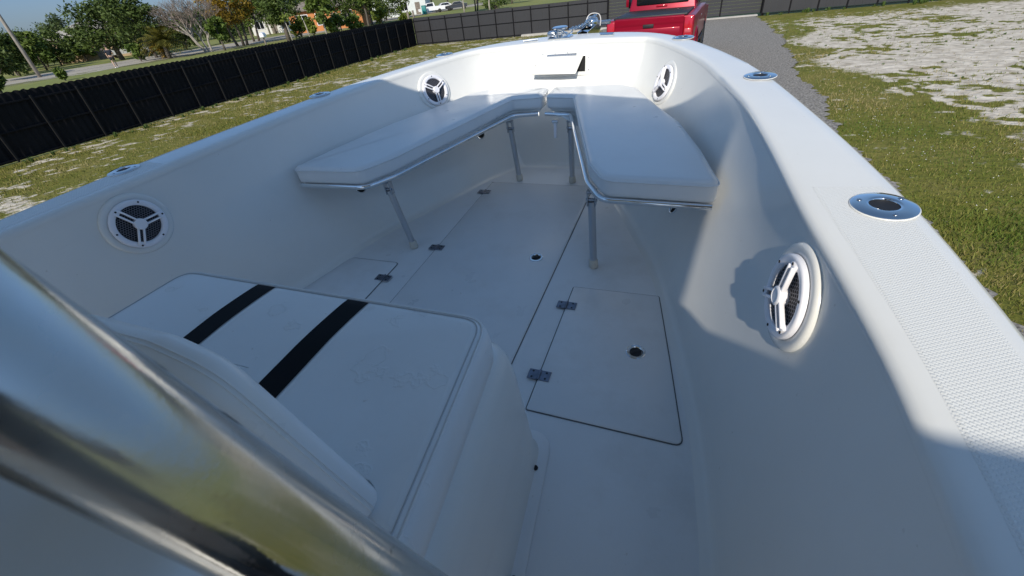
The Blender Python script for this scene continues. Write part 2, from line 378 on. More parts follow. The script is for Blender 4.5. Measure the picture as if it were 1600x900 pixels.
def ragged_strip(name, left, right, z, m, n=70, amp=.1, seed=1):
    """left / right: lists of (x, y) paths"""
    L = smooth_path([(*p, 0) for p in left], n); Rr = smooth_path([(*p, 0) for p in right], n); V = []; F = []
    k = min(len(L), len(Rr))
    for i in range(k):
        a, b = L[i], Rr[i]; d = (b - a).normalized()
        
        ra, rb_ = [2 * float(fbm(np.array([i * st_ / n * 7.0 * 1]), np.array([k0_]), 4, seed)[0]) - 1 + random.uniform(-.25, .25) for st_, k0_ in ((1.0, .3), (1.0, 9.7))]
        V += [a - d * amp * 1.6 * ra, b + d * amp * 1.6 * rb_]
    V = [(v.x, v.y, z) for v in V]
    for i in range(k - 1): F.append((2 * i, 2 * i + 1, 2 * i + 3, 2 * i + 2))
    o = build(name, V, F, m); tag(o, kind='structure'); return o
gravel = mat('grey_gravel', (.115, .105, .092), .95, col2=(.43, .40, .36), vscale=28, detail=5, bump=.9, bscale=60, thresh=(.35, .75))
ragged_strip('driveway', [(-3.0, -6), (-3.0, 3), (-3.1, 8), (-3.3, 14), (-3.4, 20), (-3.4, 27.2)], [(2.5, -6), (2.5, 3.4), (2.6, 8), (3.1, 14), (3.7, 20), (3.9, 27.2)], .065, gravel, amp=.16)
build_c = MB().bbox(-8.1, 3.95, 27.0, 27.30, -.05, .12, .01); tag(build_c.build('concrete_sill', concrete), kind='structure')
roadm = mat('pale_shell_road', (.37, .335, .28), .95, var=.12, vscale=.5, detail=8, bump=.3, bscale=8)
roadL = [gp(20, 117), gp(100, 114.5), gp(200, 103), gp(300, 86), gp(400, 70), gp(520, 47.5), gp(640, 25.5), gp(760, 9)]
near_r = [(-56, -60), (-53, 0), (-50.5, 24), (-49, 32), (-48, 39), (-47.5, 48), (-47, 64), (-46.5, 88), (-44, 120), (-40, 180)]
far_r = [(x - (11.5 if y < 60 else 10), y) for x, y in near_r]
ragged_strip('road', far_r, near_r, .012, roadm, amp=.35)
shoulder_m = mat('sandy_shoulder', (.48, .44, .37), .95, col2=(.14, .14, .05), vscale=.35, detail=8, thresh=(.35, .55))
ragged_strip('road_shoulder', [(x - .3, y) for x, y in near_r], [(x + 2.2, y) for x, y in near_r], .008, shoulder_m, amp=.6)

def blades(name, N, sampler, hmin, hmax, wid, cols, seed, label=None):
    r = np.random.default_rng(seed); x, y = sampler(r, N); s = sandiness(x, y)
    keep = r.random(len(x)) > s * .93; x = x[keep]; y = y[keep]; n = len(x)
    a = r.random(n) * 2 * np.pi; d = np.hypot(x, y)
    h = (hmin + (hmax - hmin) * r.random(n) ** 1.5); wd = wid * (.6 + .8 * r.random(n)) * (1 + d / 9)
    ln = h * (.2 + .9 * r.random(n)); b = r.random(n) * 2 * np.pi
    dx = np.cos(a) * wd / 2; dy = np.sin(a) * wd / 2; z0 = np.full(n, .015)
    V = np.stack([np.stack([x - dx, y - dy, z0], -1), np.stack([x + dx, y + dy, z0], -1), np.stack([x + np.cos(b) * ln, y + np.sin(b) * ln, .03 + h], -1)], 1).reshape(-1, 3)
    me = bpy.data.meshes.new(name); me.vertices.add(3 * n); me.vertices.foreach_set('co', V.ravel())
    me.loops.add(3 * n); me.loops.foreach_set('vertex_index', np.arange(3 * n)); me.polygons.add(n)
    me.polygons.foreach_set('loop_start', np.arange(n) * 3); me.polygons.foreach_set('loop_total', np.full(n, 3)); me.update(calc_edges=True)
    at = me.attributes.new('tint', 'FLOAT_COLOR', 'POINT')
    cols = np.array(cols); q = np.clip(fbm(x * .9, y * .9, 3, 21) * 1.5 - .25 + r.normal(0, .22, n), 0, .999) * (len(cols) - 1)
    i = q.astype(int); fr = (q - i)[:, None]; cc = cols[i] * (1 - fr) + cols[i + 1] * fr
    cc = np.concatenate([cc, np.ones((n, 1))], 1); at.data.foreach_set('color', np.repeat(cc, 3, 0).ravel())
    m = bpy.data.materials.get('grass_blades')
    if not m:
        m = bpy.data.materials.new('grass_blades'); m.use_nodes = True; p = m.node_tree.nodes['Principled BSDF']; p.inputs['Roughness'].default_value = .7; p.inputs['Specular IOR Level'].default_value = .2
        an = m.node_tree.nodes.new('ShaderNodeAttribute'); an.attribute_name = 'tint'; m.node_tree.links.new(an.outputs['Color'], p.inputs['Base Color'])
    me.materials.append(m); o = link(name, me); tag(o, kind='stuff'); return o
def samp_right(r, N):
    d = 2.5 * (26 / 2.5) ** (r.random(N) ** .9); a = r.uniform(R(2), R(75), N); x = d * np.sin(a); y = d * np.cos(a)
    k = (x > drive_edge(y) - .12 + .2 * r.normal(0, 1, N)) & (y < 27.2) & (x < 23); return x[k], y[k]
def samp_left(r, N):
    d = 5 * (32 / 5) ** (r.random(N) ** .9); a = r.uniform(R(-88), R(-8), N); x = d * np.sin(a); y = d * np.cos(a)
    k = (x > -14.8) & (y < 27.2) & (x < -2.9); return x[k], y[k]
GC = [(.075, .125, .018), (.12, .16, .026), (.18, .185, .04), (.25, .21, .075), (.34, .28, .14)]
blades('grass', 230000, samp_right, .015, .06, .007, GC, 1)
blades('grass', 150000, samp_left, .02, .06, .008, [(.10, .11, .018), (.16, .15, .03), (.23, .19, .065), (.32, .27, .13)], 2)
def samp_cl(r, N):
    x = r.normal(3.05, .55, N); y = r.normal(8.1, 1.7, N); k = x > drive_edge(y) + .1; return x[k], y[k]
x, y = samp_cl(np.random.default_rng(9), 300); fl = MB()
for a, b in zip(x, y):
    s = random.uniform(.004, .009); z = random.uniform(.05, .075); fl.add([(a - s, b, z), (a, b - s, z + s * .5), (a + s, b, z), (a, b + s, z + s * .6)], [(0, 1, 2, 3)])
tag(fl.build('clover_flowers', mat('white_petals', (.72, .70, .68), .8)), kind='stuff')
# weeds along the driveway edge and the fence
def tuft_mesh(n, hh, spread, m, name='weed_tuft'):
    b = MB()
    for i in range(n):
        a = random.uniform(0, 6.28); l = hh * random.uniform(.5, 1); s = spread * random.random(); wv = l * .07
        p = Vector((math.cos(a) * s * .3, math.sin(a) * s * .3, 0)); q = p + Vector((math.cos(a) * s, math.sin(a) * s, l)); c = Vector((-math.sin(a), math.cos(a), 0)) * wv
        mid = p.lerp(q, .6) + Vector((0, 0, l * .12)); b.add([p - c, p + c, mid + c * .9, mid - c * .9, q], [(0, 1, 2, 3), (3, 2, 4)])
    me = bpy.data.meshes.new(name); me.from_pydata([tuple(v) for v in b.V], [], b.F); me.materials.append(m); return me
weed_m = mat('weed_green', (.05, .10, .015), .7, col2=(.10, .15, .03), vscale=8)
wm = MB()
tm = [tuft_mesh(40, .24, .12, weed_m), tuft_mesh(50, .30, .14, weed_m), tuft_mesh(36, .17, .15, weed_m)]
def scatter_tufts(pts):
    for (x, y, s) in pts:
        t = random.choice(tm); a = random.uniform(0, 6.28); c, sn = math.cos(a) * s, math.sin(a) * s
        wm.add([(x + v.co.x * c - v.co.y * sn, y + v.co.x * sn + v.co.y * c, v.co.z * s) for v in t.vertices], [tuple(p.vertices) for p in t.polygons])
P = []
for i in range(150):
    y = random.uniform(9, 26); P.append((float(drive_edge(y)) + abs(random.gauss(.25, .25)), y, random.uniform(.10, .26)))
for i in range(110): P.append((-14.6 + abs(random.gauss(0, .18)), random.uniform(6, 27), random.uniform(.2, .6)))
for i in range(60): P.append((random.uniform(4.3, 22), 26.9 + random.gauss(0, .2), random.uniform(.4, .9)))
for i in range(700): P.append((random.uniform(3.6, 14), random.uniform(7, 24), random.uniform(.12, .3)))
scatter_tufts(P)
tag(wm.build('weeds', weed_m), kind='stuff')

# ------------------------------------------------------------------ fences and gate
FX, FY = -14.97, 27.30; FH = 1.464
def wave_panel(wd, hgt, pitch, amp, n_per=6, th=.004):
    n = int(round(wd / pitch)) * n_per; V = []; F = []
    for i in range(n + 1):
        u = wd * i / n; d = amp * math.sin(2 * math.pi * u / pitch)
        V += [(d, u, .03), (d, u, hgt + .012 * math.cos(2 * math.pi * u / pitch)), (d - th, u, .03), (d - th, u, hgt + .012 * math.cos(2 * math.pi * u / pitch))]
    for i in range(n):
        a = 4 * i; b = a + 4; F += [(a, b, b + 1, a + 1), (a + 2, a + 3, b + 3, b + 2), (a + 1, b + 1, b + 3, a + 3)]
    return V, F
ft = empty('fence', (FX, 9, 0)); tag(ft, 'long black corrugated metal fence with scalloped top, running along the left side of the yard', 'fence')
PW = 1.055; n_b = 30; y0 = FY - n_b * PW
V, F = wave_panel(PW + .012, FH, .1755, .018)
pm = bpy.data.meshes.new('panel'); pm.from_pydata(V, [], F); pm.materials.append(fence_m); pm.polygons.foreach_set('use_smooth', [True] * len(pm.polygons)); pm.set_sharp_from_angle(angle=R(50))
pb = bpy.data.meshes.new('post'); q = MB().bbox(-.022, .022, -.022, .022, -.1, FH - .13, .004, 1); pb.from_pydata(q.V, [], q.F); pb.materials.append(post_m)
for i in range(n_b):
    o = link('panel', pm, ft); o.location = (-.03 - .005 * (i % 2), y0 + i * PW - .006 - 9, random.uniform(-.012, .012)); o.rotation_euler = (0, R(random.uniform(-.6, .6)), 0)
    o = link('post', pb, ft); o.location = (.04, y0 + i * PW - 9, 0)
for z in (.08, .68, FH - .20): MB().bbox(-.008, .03, y0 - 9, FY - .05 - 9, z - .02, z + .02, .004, 1).build('rail', fence_m, ft)
def flat_fence(name, x0, x1, y, n, label, cat, gap=.03, h=FH, m=fence_g, rails=(.10, .74, FH - .17), hboards=0):
    t = empty(name, ((x0 + x1) / 2, y, 0)); tag(t, label, cat); cx = (x0 + x1) / 2; pw = (x1 - x0) / n
    pmesh = bpy.data.meshes.new('panel'); q = MB()
    for i in range(8): q.box(i * (pw - .01) / 8 + .001, (i + 1) * (pw - .01) / 8 - .001, -.006 + .004 * (i % 2), .006 + .004 * (i % 2), gap, h)
    pmesh.from_pydata(q.V, [], q.F); pmesh.materials.append(m)
    po = bpy.data.meshes.new('post'); q = MB().bbox(-.03, .03, -.045, -.003 - .006, -.1, h - .04, .004, 1); po.from_pydata(q.V, [], q.F); po.materials.append(fence_m)
    for i in range(n):
        o = link('panel', pmesh, t); o.location = (x0 + i * pw + .005 - cx, 0, random.uniform(-.006, .006))
    for i in range(n + 1):
        o = link('post', po, t); o.location = (x0 + i * pw - cx, 0, 0)
    for z in rails: MB().bbox(x0 - cx, x1 - cx, -.034, -.010, z - .018, z + .018, .003, 1).build('rail', fence_m, t)
    return t
flat_fence('fence', FX + .05, -3.3, FY, 11, 'charcoal sheet fence gridded by posts and rails, left of the red truck', 'fence')
flat_fence('fence', 4.15, 24.15, FY, 17, 'charcoal sheet fence behind the sandy ground, right of the driveway gate', 'fence', gap=.14)
gt = empty('driveway_gate', (.42, FY + .12, 0)); tag(gt, 'dark double driveway gate of horizontal boards behind the red truck', 'gate')
for sx in (-1, 1):
    for i in range(9):
        z = .16 + i * .145; MB().bbox(sx * 1.86 - 1.83, sx * 1.86 + 1.83, -.012, .012, z, z + .135, .003, 1).build('board', fence_g, gt)
    for xx in (sx * 1.86 - 1.83, sx * 1.86, sx * 1.86 + 1.83): MB().bbox(xx - .03, xx + .03, -.055, -.015, .12, FH, .004, 1).build('frame', fence_m, gt)
    MB().bbox(sx * 3.78 - .055, sx * 3.78 + .055, -.06, .06, -.1, FH + .12, .006, 1).build('post', fence_m, gt)

# ------------------------------------------------------------------ the boat: frame
S = 1.22; XC = -0.85888; ZG = .7186
B = Matrix(((0.998268, 0.058283, -0.007963), (-0.058678, 0.996161, -0.064956), (0.004146, 0.065311, 0.997856)))
Tb = Vector((0, 0, HC)) + B @ Vector((XC, 0, -S))
BM = Matrix.Translation(Tb) @ B.to_4x4()
def boat_thing(name, base):
    o = bpy.data.objects.new(name, None); C.objects.link(o); o.empty_display_size = .1
    o.matrix_world = BM @ Matrix.Translation(base); BASE[o.name] = Vector(base); return o
boat = boat_thing('boat', (0, 0, 0)); tag(boat, 'open white fibreglass motorboat seen from its console towards the bow', 'boat')

LIP = smooth_path([(1.16, -3.0, 0), (1.162, -1.2, 0), (1.163, -.3, 0), (1.163, .26, 0), (1.16, .41, 0), (1.153, .55, 0), (1.132, .74, 0), (1.102, .98, 0), (1.066, 1.356, 0), (1.022, 1.70, 0), (.965, 1.968, 0), (.87, 2.34, 0), (.749, 2.64, 0), (.64, 2.86, 0), (.565, 2.955, 0), (.50, 2.985, 0), (.25, 3.045, 0), (0, 3.065, 0)], 5)
BOT = smooth_path([(1.06, -3.0, 0), (1.06, -1.2, 0), (1.06, -.3, 0), (1.058, .26, 0), (1.048, .46, 0), (1.035, .60, 0), (1.015, .78, 0), (.975, 1.0, 0), (.895, 1.33, 0), (.80, 1.66, 0), (.69, 1.92, 0), (.545, 2.24, 0), (.42, 2.5, 0), (.30, 2.67, 0), (.235, 2.735, 0), (.20, 2.742, 0), (.10, 2.748, 0), (0, 2.75, 0)], 5)
def mirror(path): return [Vector(p) for p in path] + [Vector((-p.x, p.y, p.z)) for p in reversed(path[:-1])]
LIPF = mirror(LIP); BOTF = mirror(BOT); NL = len(LIPF)
PROF = [(.705, 0.0), (.66, .012), (.60, .05), (.54, .10), (.48, .17), (.40, .30), (.32, .44), (.24, .58), (.16, .73), (.10, .845), (.06, .915), (.03, .965), (.012, 1.0)]
FIL = [(.003, .018), (0.0, .042)]                 # cove fillet run-in (z, inward metres)
def wall_pt(i, k):
    z, u = PROF[k]; p = LIPF[i].lerp(BOTF[i], u); return Vector((p.x, p.y, z))
V = []; F = []; nk = len(PROF) + len(FIL)
for i in range(NL):
    for k in range(len(PROF)): V.append(wall_pt(i, k))
    d = BOTF[i] - LIPF[i]; d.z = 0; d.normalize()
    for z, r in FIL: q = BOTF[i] + d * r; V.append((q.x, q.y, z))
for i in range(NL - 1):
    for k in range(nk - 1): a = i * nk + k; F.append((a, a + 1, a + nk + 1, a + nk))
F.append(tuple(i * nk + nk - 1 for i in range(NL)))          # the sole
liner = build('deck_liner', V, F, gel_deck, boat, True, auto=60)
liner.data.materials.append(gel)
me = liner.data
for p in me.polygons:
    if len(p.vertices) == 4: p.material_index = 1
def wall_frame(y, z, side, tilt=0):
    """centre, forward tangent, up and inward normal of the liner wall at (y, z); side +1 starboard, -1 port"""
    def pos(yy, zz):
        for k in range(len(PROF) - 1):
            if PROF[k][0] >= zz >= PROF[k + 1][0]:
                t = (PROF[k][0] - zz) / (PROF[k][0] - PROF[k + 1][0]); u = PROF[k][1] + (PROF[k + 1][1] - PROF[k][1]) * t
        pts = [LIP[i].lerp(BOT[i], u) for i in range(len(LIP))]
        for i in range(len(pts) - 1):
            if pts[i].y <= yy <= pts[i + 1].y:
                t = (yy - pts[i].y) / max(1e-6, pts[i + 1].y - pts[i].y); q = pts[i].lerp(pts[i + 1], t); return Vector((q.x, q.y, zz))
        return Vector((pts[-1].x, yy, zz))
    c = pos(y, z); tf = (pos(y + .08, z) - pos(y - .08, z)).normalized(); up = (pos(y, z + .06) - pos(y, z - .06)).normalized()
    if side < 0: c.x *= -1; tf.x *= -1; up.x *= -1
    n = tf.cross(up) * (-1 if side > 0 else 1); n = up.cross(tf); 
    if n.x * side > 0: n = -n
    n.normalize(); up = n.cross(tf); 
    if up.z < 0: up = -up
    return c, tf, up, n
def frame_mat(c, tf, up, n):
    return Matrix(((tf.x, up.x, n.x, c.x), (tf.y, up.y, n.y, c.y), (tf.z, up.z, n.z, c.z), (0, 0, 0, 1)))

# gunwale cap: rounded inner lip, flat top, rounded outer edge with rub rail
OUT = smooth_path([(1.36, -3.0, 0), (1.35, -1.2, 0), (1.345, 0.0, 0), (1.338, .5, 0), (1.322, .85, 0), (1.292, 1.12, 0), (1.228, 1.51, 0), (1.112, 2.07, 0), (1.0, 2.40, 0), (.918, 2.60, 0), (.79, 2.86, 0), (.66, 3.04, 0), (.50, 3.17, 0), (.32, 3.245, 0), (.16, 3.278, 0), (.05, 3.288, 0), (0, 3.29, 0)], 6)
def resample(path, n):
    L = [0]
    for i in range(1, len(path)): L.append(L[-1] + (path[i] - path[i - 1]).length)
    out = []
    for k in range(n):
        s = L[-1] * k / (n - 1); i = max(j for j in range(len(L)) if L[j] <= s + 1e-9); i = min(i, len(L) - 2)
        out.append(path[i].lerp(path[i + 1], (s - L[i]) / max(1e-9, L[i + 1] - L[i])))
    return out
# pair each lip point with an outer point along the same arc share
lipR = LIPF
def outer_for(i):
    p = LIP[i] if i < len(LIP) else Vector((LIP[NL - 1 - i].x, LIP[NL - 1 - i].y, 0))
    return p
Ldist = [0]
for i in range(1, len(LIP)): Ldist.append(Ldist[-1] + (LIP[i] - LIP[i - 1]).length)
def outer_pt(i):
    """where the normal of the lip meets the outline (by share of arc near the bow, by y aft)"""
    p = LIP[i]
    if p.y < 2.2:
        for j in range(len(OUT) - 1):
            if OUT[j].y <= p.y + .02 <= OUT[j + 1].y:
                t = (p.y + .02 - OUT[j].y) / (OUT[j + 1].y - OUT[j].y); return OUT[j].lerp(OUT[j + 1], t)
    i0 = min(k for k in range(len(LIP)) if LIP[k].y >= 2.2); sh = (Ldist[i] - Ldist[i0]) / (Ldist[-1] - Ldist[i0])
    j0 = min(k for k in range(len(OUT)) if OUT[k].y >= 2.2); seg = OUT[j0:]; D = [0]
    for k in range(1, len(seg)): D.append(D[-1] + (seg[k] - seg[k - 1]).length)
    s = sh * D[-1]
    for k in range(len(seg) - 1):
        if D[k] <= s <= D[k + 1] + 1e-9: return seg[k].lerp(seg[k + 1], (s - D[k]) / max(1e-9, D[k + 1] - D[k]))
    return seg[-1]
OUTP = [outer_pt(i) if LIP[i].y > -2.99 else OUT[0] for i in range(len(LIP))]
OUTPF = mirror(OUTP)
V = []; F = []
cap_prof = [('i', -.002, .690), ('i', -.003, .704), ('i', .001, .712), ('i', .008, .7165), ('i', .020, .7186), ('i', .05, .7190), ('o', .045, .7190), ('o', .018, .7170), ('o', .005, .709), ('o', 0.0, .694), ('o', 0.0, .655), ('o', -.012, .648), ('o', -.016, .63), ('o', -.012, .612), ('o', 0.0, .604), ('o', .004, .59)]
nc = len(cap_prof)
for i in range(NL):
    a, b = LIPF[i], OUTPF[i]; d = (b - a).normalized()
    for w_, s, z in cap_prof:
        q = a + d * s if w_ == 'i' else b - d * s; V.append((q.x, q.y, z))
for i in range(NL - 1):
    for k in range(nc - 1): a = i * nc + k; F.append((a, a + nc, a + nc + 1, a + 1))
build('gunwale', V, F, gel, boat, True, auto=50)
# hull outside
hull_prof = [(.004, .59), (.03, .45), (.09, .2), (.17, -.05), (.30, -.25), (1.0, -.5)]
V = []; F = []; nh = len(hull_prof)
for i in range(NL):
    b = OUTPF[i]; bow = max(0, (b.y - 1.0) / 2.3)
    for s, z in hull_prof:
        f = 1 - s * (1 + .8 * bow) / 1.35 if s < 1 else 0
        V.append((b.x * max(0, f), b.y - (0.0 if b.y < 1 else (b.y - 1) * (1 - max(0.0, f)) * .45), z))
for i in range(NL - 1):
    for k in range(nh - 1): a = i * nh + k; F.append((a, a + nh, a + nh + 1, a + 1))
F.append(tuple(range(nh)) + tuple((NL - 1) * nh + k for k in range(nh - 1, -1, -1)))
build('hull', V, F, gel_hull, boat, True, auto=40)
MB().bbox(-1.30, 1.30, -3.05, -2.98, -.2, .715, .02).build('transom', gel_hull, boat)
# textured non-skid strips on the side decks
for sd in (1, -1):
    V = []; F = []; idx = [i for i in range(len(LIP)) if LIP[i].y < 1.08]
    for i in idx:
        a, b = LIP[i], OUTP[i]; d = (b - a).normalized(); p = a + d * .035; q = b - d * .036
        for pt, z in ((p, .7189), (p + d * .006, .7202), (q - d * .006, .7202), (q, .7189)): V.append((pt.x * sd, pt.y, z))
    for j in range(len(idx) - 1):
        for k in range(3): a = j * 4 + k; f = (a, a + 4, a + 5, a + 1); F.append(f if sd > 0 else f[::-1])
    F.append(tuple((len(idx) - 1) * 4 + k for k in range(4)))
    build('nonskid_pad', V, F, nonskid, boat, False)

hinge_m = mat('tarnished_steel', (.20, .22, .27), .32, .9, var=.2, vscale=80)
# ---- deck hatches: dark gasket gap, slightly proud lid with eased edge, hinges and slam latches
def hatch(outline, r, hinge_pts, latch, label=None, gap=.006, gl=True):
    o = round_poly(outline, r, 5)
    b = MB().slab(o, [(-.001, .0025), (0, .0045), (.003, .0062)], (False, True)); h = b.build('hatch', gel_deck, boat, True, auto=35)
    if label: h['label'] = label
    MB().slab(o, [(-gap, .001), (-gap, .0016), (0.001, .0019)], (False, False)).add([], []).build('gasket', gasket, h, False)
    for (x, y, rz) in hinge_pts:
        hb = MB()
        for s in (-1, 1): hb.bbox(min(s * .004, s * .036), max(s * .004, s * .036), -.019, .019, 0, .0035, .0012, 1)
        hb.tube([(0, -.019, .004), (0, .019, .004)], .0042, 8)
        hg = hb.build('hinge', hinge_m, h, False); hg.location = (x, y, .0065); hg.rotation_euler = (0, 0, rz); hg.scale = (1.15, 1.2, 1)
        sb = MB()
        for s in (-1, 1):
            for u in (-1, 1): sb.lathe([(.0038, .0034), (.0032, .0046), (0, .005)], 8, Matrix.Translation((s * .022, u * .011, 0)))
        k_ = sb.build('hinge_screws', dark, h); k_.location = hg.location; k_.rotation_euler = hg.rotation_euler; k_.scale = hg.scale
    for (x, y) in latch:
        lt = MB().lathe([(.0, .0066), (.017, .0066), (.019, .0092), (.0245, .0098), (.0262, .0085), (.0265, .0062)], 24).build('latch', chrome, h, True, auto=40); lt.location = (x, y, 0); lt.scale = (1.35, 1.35, 1)
        lt.data.name = 'latch'
        lb = MB().bbox(-.0155, .0155, -.0045, .0045, .0068, .0105, .0015, 1); lb.lathe([(.0165, .0069), (0, .0072)], 20)
        l2 = lb.build('latch_handle', dark, h, False); l2.location = (x, y, .0002); l2.scale = (1.35, 1.35, 1); l2.rotation_euler = (0, 0, .6)
    return h
hatch([(-.352, 2.45), (-.352, .2), (.335, .2), (.335, 2.45)], .02, [(-.352, 1.639, 0), (-.352, 2.305, 0)], [(.219, 1.643)], gap=.005)
hatch([(.458, 1.455), (.458, .785), (.953, .785), (.889, 1.12), (.82, 1.462)], [.005, .006, .022, 0, .006], [(.458, 1.323, .0), (.458, .931, .0)], [(.772, 1.124)], gap=.005)
hatch([(-.500, 1.472), (-.80, 1.468), (-.93, 1.0), (-.955, .785), (-.500, .785)], [.02, .03, 0, .035, .02], [(-.500, 1.335, 0), (-.500, .931, 0)], [(-.772, 1.124)], gap=.006)
# forward seam and aft seam lines of the deck moulding
MB().box(-.36, .345, 2.452, 2.458, .0012, .002).build('deck_seam', gasket, boat)
MB().box(.345, .452, .781, .7865, .0012, .002).build('deck_seam', gasket, boat)

# ---- loudspeakers: moulded pad, rim, hexagon grille, three double spokes, hub, screws
def make_speaker():
    pad = MB().lathe([(.118, -.012), (.118, .004), (.115, .0085), (.109, .0105), (.098, .011), (.096, .0095), (.0, .0095)], 56)
    sp = pad.build('speaker', gel, boat, True, auto=45)
    MB().lathe([(.093, .0105), (.093, .0185), (.0905, .0215), (.086, .0225), (.076, .0215), (.0725, .0195), (.071, .014)], 56, cap=False).build('rim', plastic, sp, True, auto=45)
    MB().lathe([(.0725, .0108), (.05, .0108), (.03, .0108), (0.0, .0108)], 40, cap=False).build('cone', void_m, sp, True)
    g = MB(); a = .0052; wv = .0011
    for i in range(-10, 11):
        for j in range(-10, 11):
            x = a * 1.732 * (i + .5 * (j & 1)); y = a * 1.5 * j
            if math.hypot(x, y) > .071 or math.hypot(x, y) < .018: continue
            V = []
            for rr in (a - wv, a + .0001):
                for k in range(6): q = R(60 * k + 30); V.append((x + rr * math.cos(q), y + rr * math.sin(q), .0158))
            g.add(V, [(k, 6 + k, 6 + (k + 1) % 6, (k + 1) % 6) for k in range(6)])
    gr = g.build('grille', mesh_m, sp); gr['kind'] = 'stuff'
    for k in range(3):
        b = MB()
        for s in (-1, 1): b.bbox(.014, .0785, s * .0085 - .0034, s * .0085 + .0034, .0215, .0325, .0022, 2)
        b.bbox(.069, .083, -.012, .012, .0185, .0285, .003, 2)
        o = b.build('spoke', plastic, sp, True, auto=50); o.rotation_euler = (0, 0, R(120 * k))
    MB().lathe([(.0215, .014), (.0215, .0335), (.019, .0358), (.016, .0362), (.0155, .0352), (.0, .0356)], 28).build('hub', plastic, sp, True, auto=40)
    sm = None
    for k in range(6):
        q = R(60 * k); 
        if sm is None: sm = MB().lathe([(.0036, .0), (.0034, .0012), (.0012, .0014), (.0, .0005)], 10).build('screw', dark, sp, True); o = sm
        else: o = sm.copy(); C.objects.link(o)
        o.location = (.0835 * math.cos(q), .0835 * math.sin(q), .0222 if k % 2 else .0285)
    return sp
spk = make_speaker(); first = True
for (y, z, sd, rot, lb) in [(.83, .570, -1, 0, None), (.842, .564, 1, 92, None), (2.595, .564, -1, 25, None), (2.66, .535, 1, -10, None)]:
    o = spk if first else copy_tree(spk, boat); first = False
    c, tf, up, n = wall_frame(y, z, sd)
    if sd > 0: m4 = frame_mat(c, -tf, up, n)
    else: m4 = frame_mat(c, tf, up, n)
    if m4.determinant() < 0: m4 = frame_mat(c, m4.col[0].xyz, -up, n)
    o.matrix_local = m4 @ Matrix.Translation((0, 0, .002)) @ Matrix.Rotation(R(rot), 4, 'Z')

# ---- flush rod holders in the gunwale
def make_rod():
    M_ = Matrix.Diagonal((1, 1, 1, 1))
    r = MB().lathe([(.056, -.001), (.0565, .0018), (.054, .0036), (.032, .0058), (.0275, .0055), (.0258, .0035), (.0255, .0012), (.0, .0011)], 48).build('rod_holder', chrome, boat, True, auto=50)
    MB().lathe([(.0585, -.0004), (.0585, .0006), (.055, .001)], 40, cap=False).build('sealant', gel, r, True)
    MB().lathe([(.0252, .0021), (.02, .0018), (.0, .0016)], 28, cap=False).build('liner', dark, r, True)  # flat dark disc painted as the shade down inside the tube
    for k in range(3):
        q = R(120 * k + 40); o = MB().lathe([(.0052, .0), (.0048, .0016), (.002, .0022), (0, .0012)], 12).build('screw', steel, r, True); o.location = (.0425 * math.cos(q), .0425 * math.sin(q), .0042)
    return r
rod = make_rod(); first = True
for (x, y) in [(1.243, .972), (1.083, 1.995), (.757, 2.855), (-1.262, .975), (-1.105, 1.99), (-.762, 2.87)]:
    o = rod if first else copy_tree(rod, boat); first = False
    o.matrix_local = Matrix.Translation((x, y, .7212)) @ Matrix.Rotation(R(35 if x > 0 else -35) if y > 1.5 else 0, 4, 'Z')
for (x, y) in [(-.225, 3.12), (.285, 3.135)]:
    o = MB().bbox(-.045, .045, -.014, .014, 0, .005, .002, 1); o.tube([(-.05, 0, .008), (.05, 0, .008)], .007, 8)
    o = o.build('pop_up_cleat', chrome, boat, True, auto=40); o.location = (x, y, .7195); o.rotation_euler = (0, 0, -.3 if x > 0 else .3)

# ---- anchor locker on the bow bulkhead
def bulk(x, z):
    """y of the bow wall at (x, z)"""
    for k in range(len(PROF) - 1):
        if PROF[k][0] >= z >= PROF[k + 1][0]:
            t = (PROF[k][0] - z) / (PROF[k][0] - PROF[k + 1][0]); u = PROF[k][1] + (PROF[k + 1][1] - PROF[k][1]) * t
    pts = [LIPF[i].lerp(BOTF[i], u) for i in range(NL)]
    best = max((p for p in pts if True), key=lambda p: -abs(p.x - x) + (0 if p.y > 2.5 else -9)); return best.y
yb0, yb1 = bulk(.02, .53), bulk(.02, .645)
sl_ = math.atan2(yb1 - yb0, .115)
loc = MB(); loc.bbox(-.20, .20, -.008, .006, -.072, .072, .006, 2)
lk = loc.build('anchor_locker_frame', gel, boat, True, auto=40); lk.matrix_local = Matrix.Translation((.010, (yb0 + yb1) / 2 - .008, .585)) @ Matrix.Rotation(-sl_, 4, 'X')
MB().box(-.158, .158, -.0095, -.0085, -.048, .042).build('opening_shade_sheet', void_m, lk)  # thin dark sheet stands in for the shade inside the locker
lk['label'] = 'cream locker plate with its door hanging open'
dr_ = MB().bbox(-.15, .15, -.008, .0, -.118, .0, .003, 2); dr_.V = [(x + .30 * z, y, z) for x, y, z in dr_.V]
dr = dr_.build('locker_door', mat('cream_gelcoat', (.76, .74, .68), .35), lk, True, auto=40); dr.location = (-.004, -.012, .045); dr.rotation_euler = (R(-26), R(1), R(0))
hb = MB().tube([(-.10, -.013, .048), (.10, -.013, .048)], .0055, 10); hb.bbox(-.10, .10, -.0115, -.0085, .046, .060, .001, 1); hb.build('piano_hinge', steel, lk, False)
for (x, z) in [(-.13, .064), (-.045, .065), (.04, .065), (.13, .064), (.18, .03), (.18, -.04), (-.185, .0)]:
    o = MB().lathe([(.0038, 0), (.003, .0018), (0, .002)], 8, Matrix.Rotation(R(90), 4, 'X')).build('screw', steel, lk, True); o.location = (x, -.0085, z)

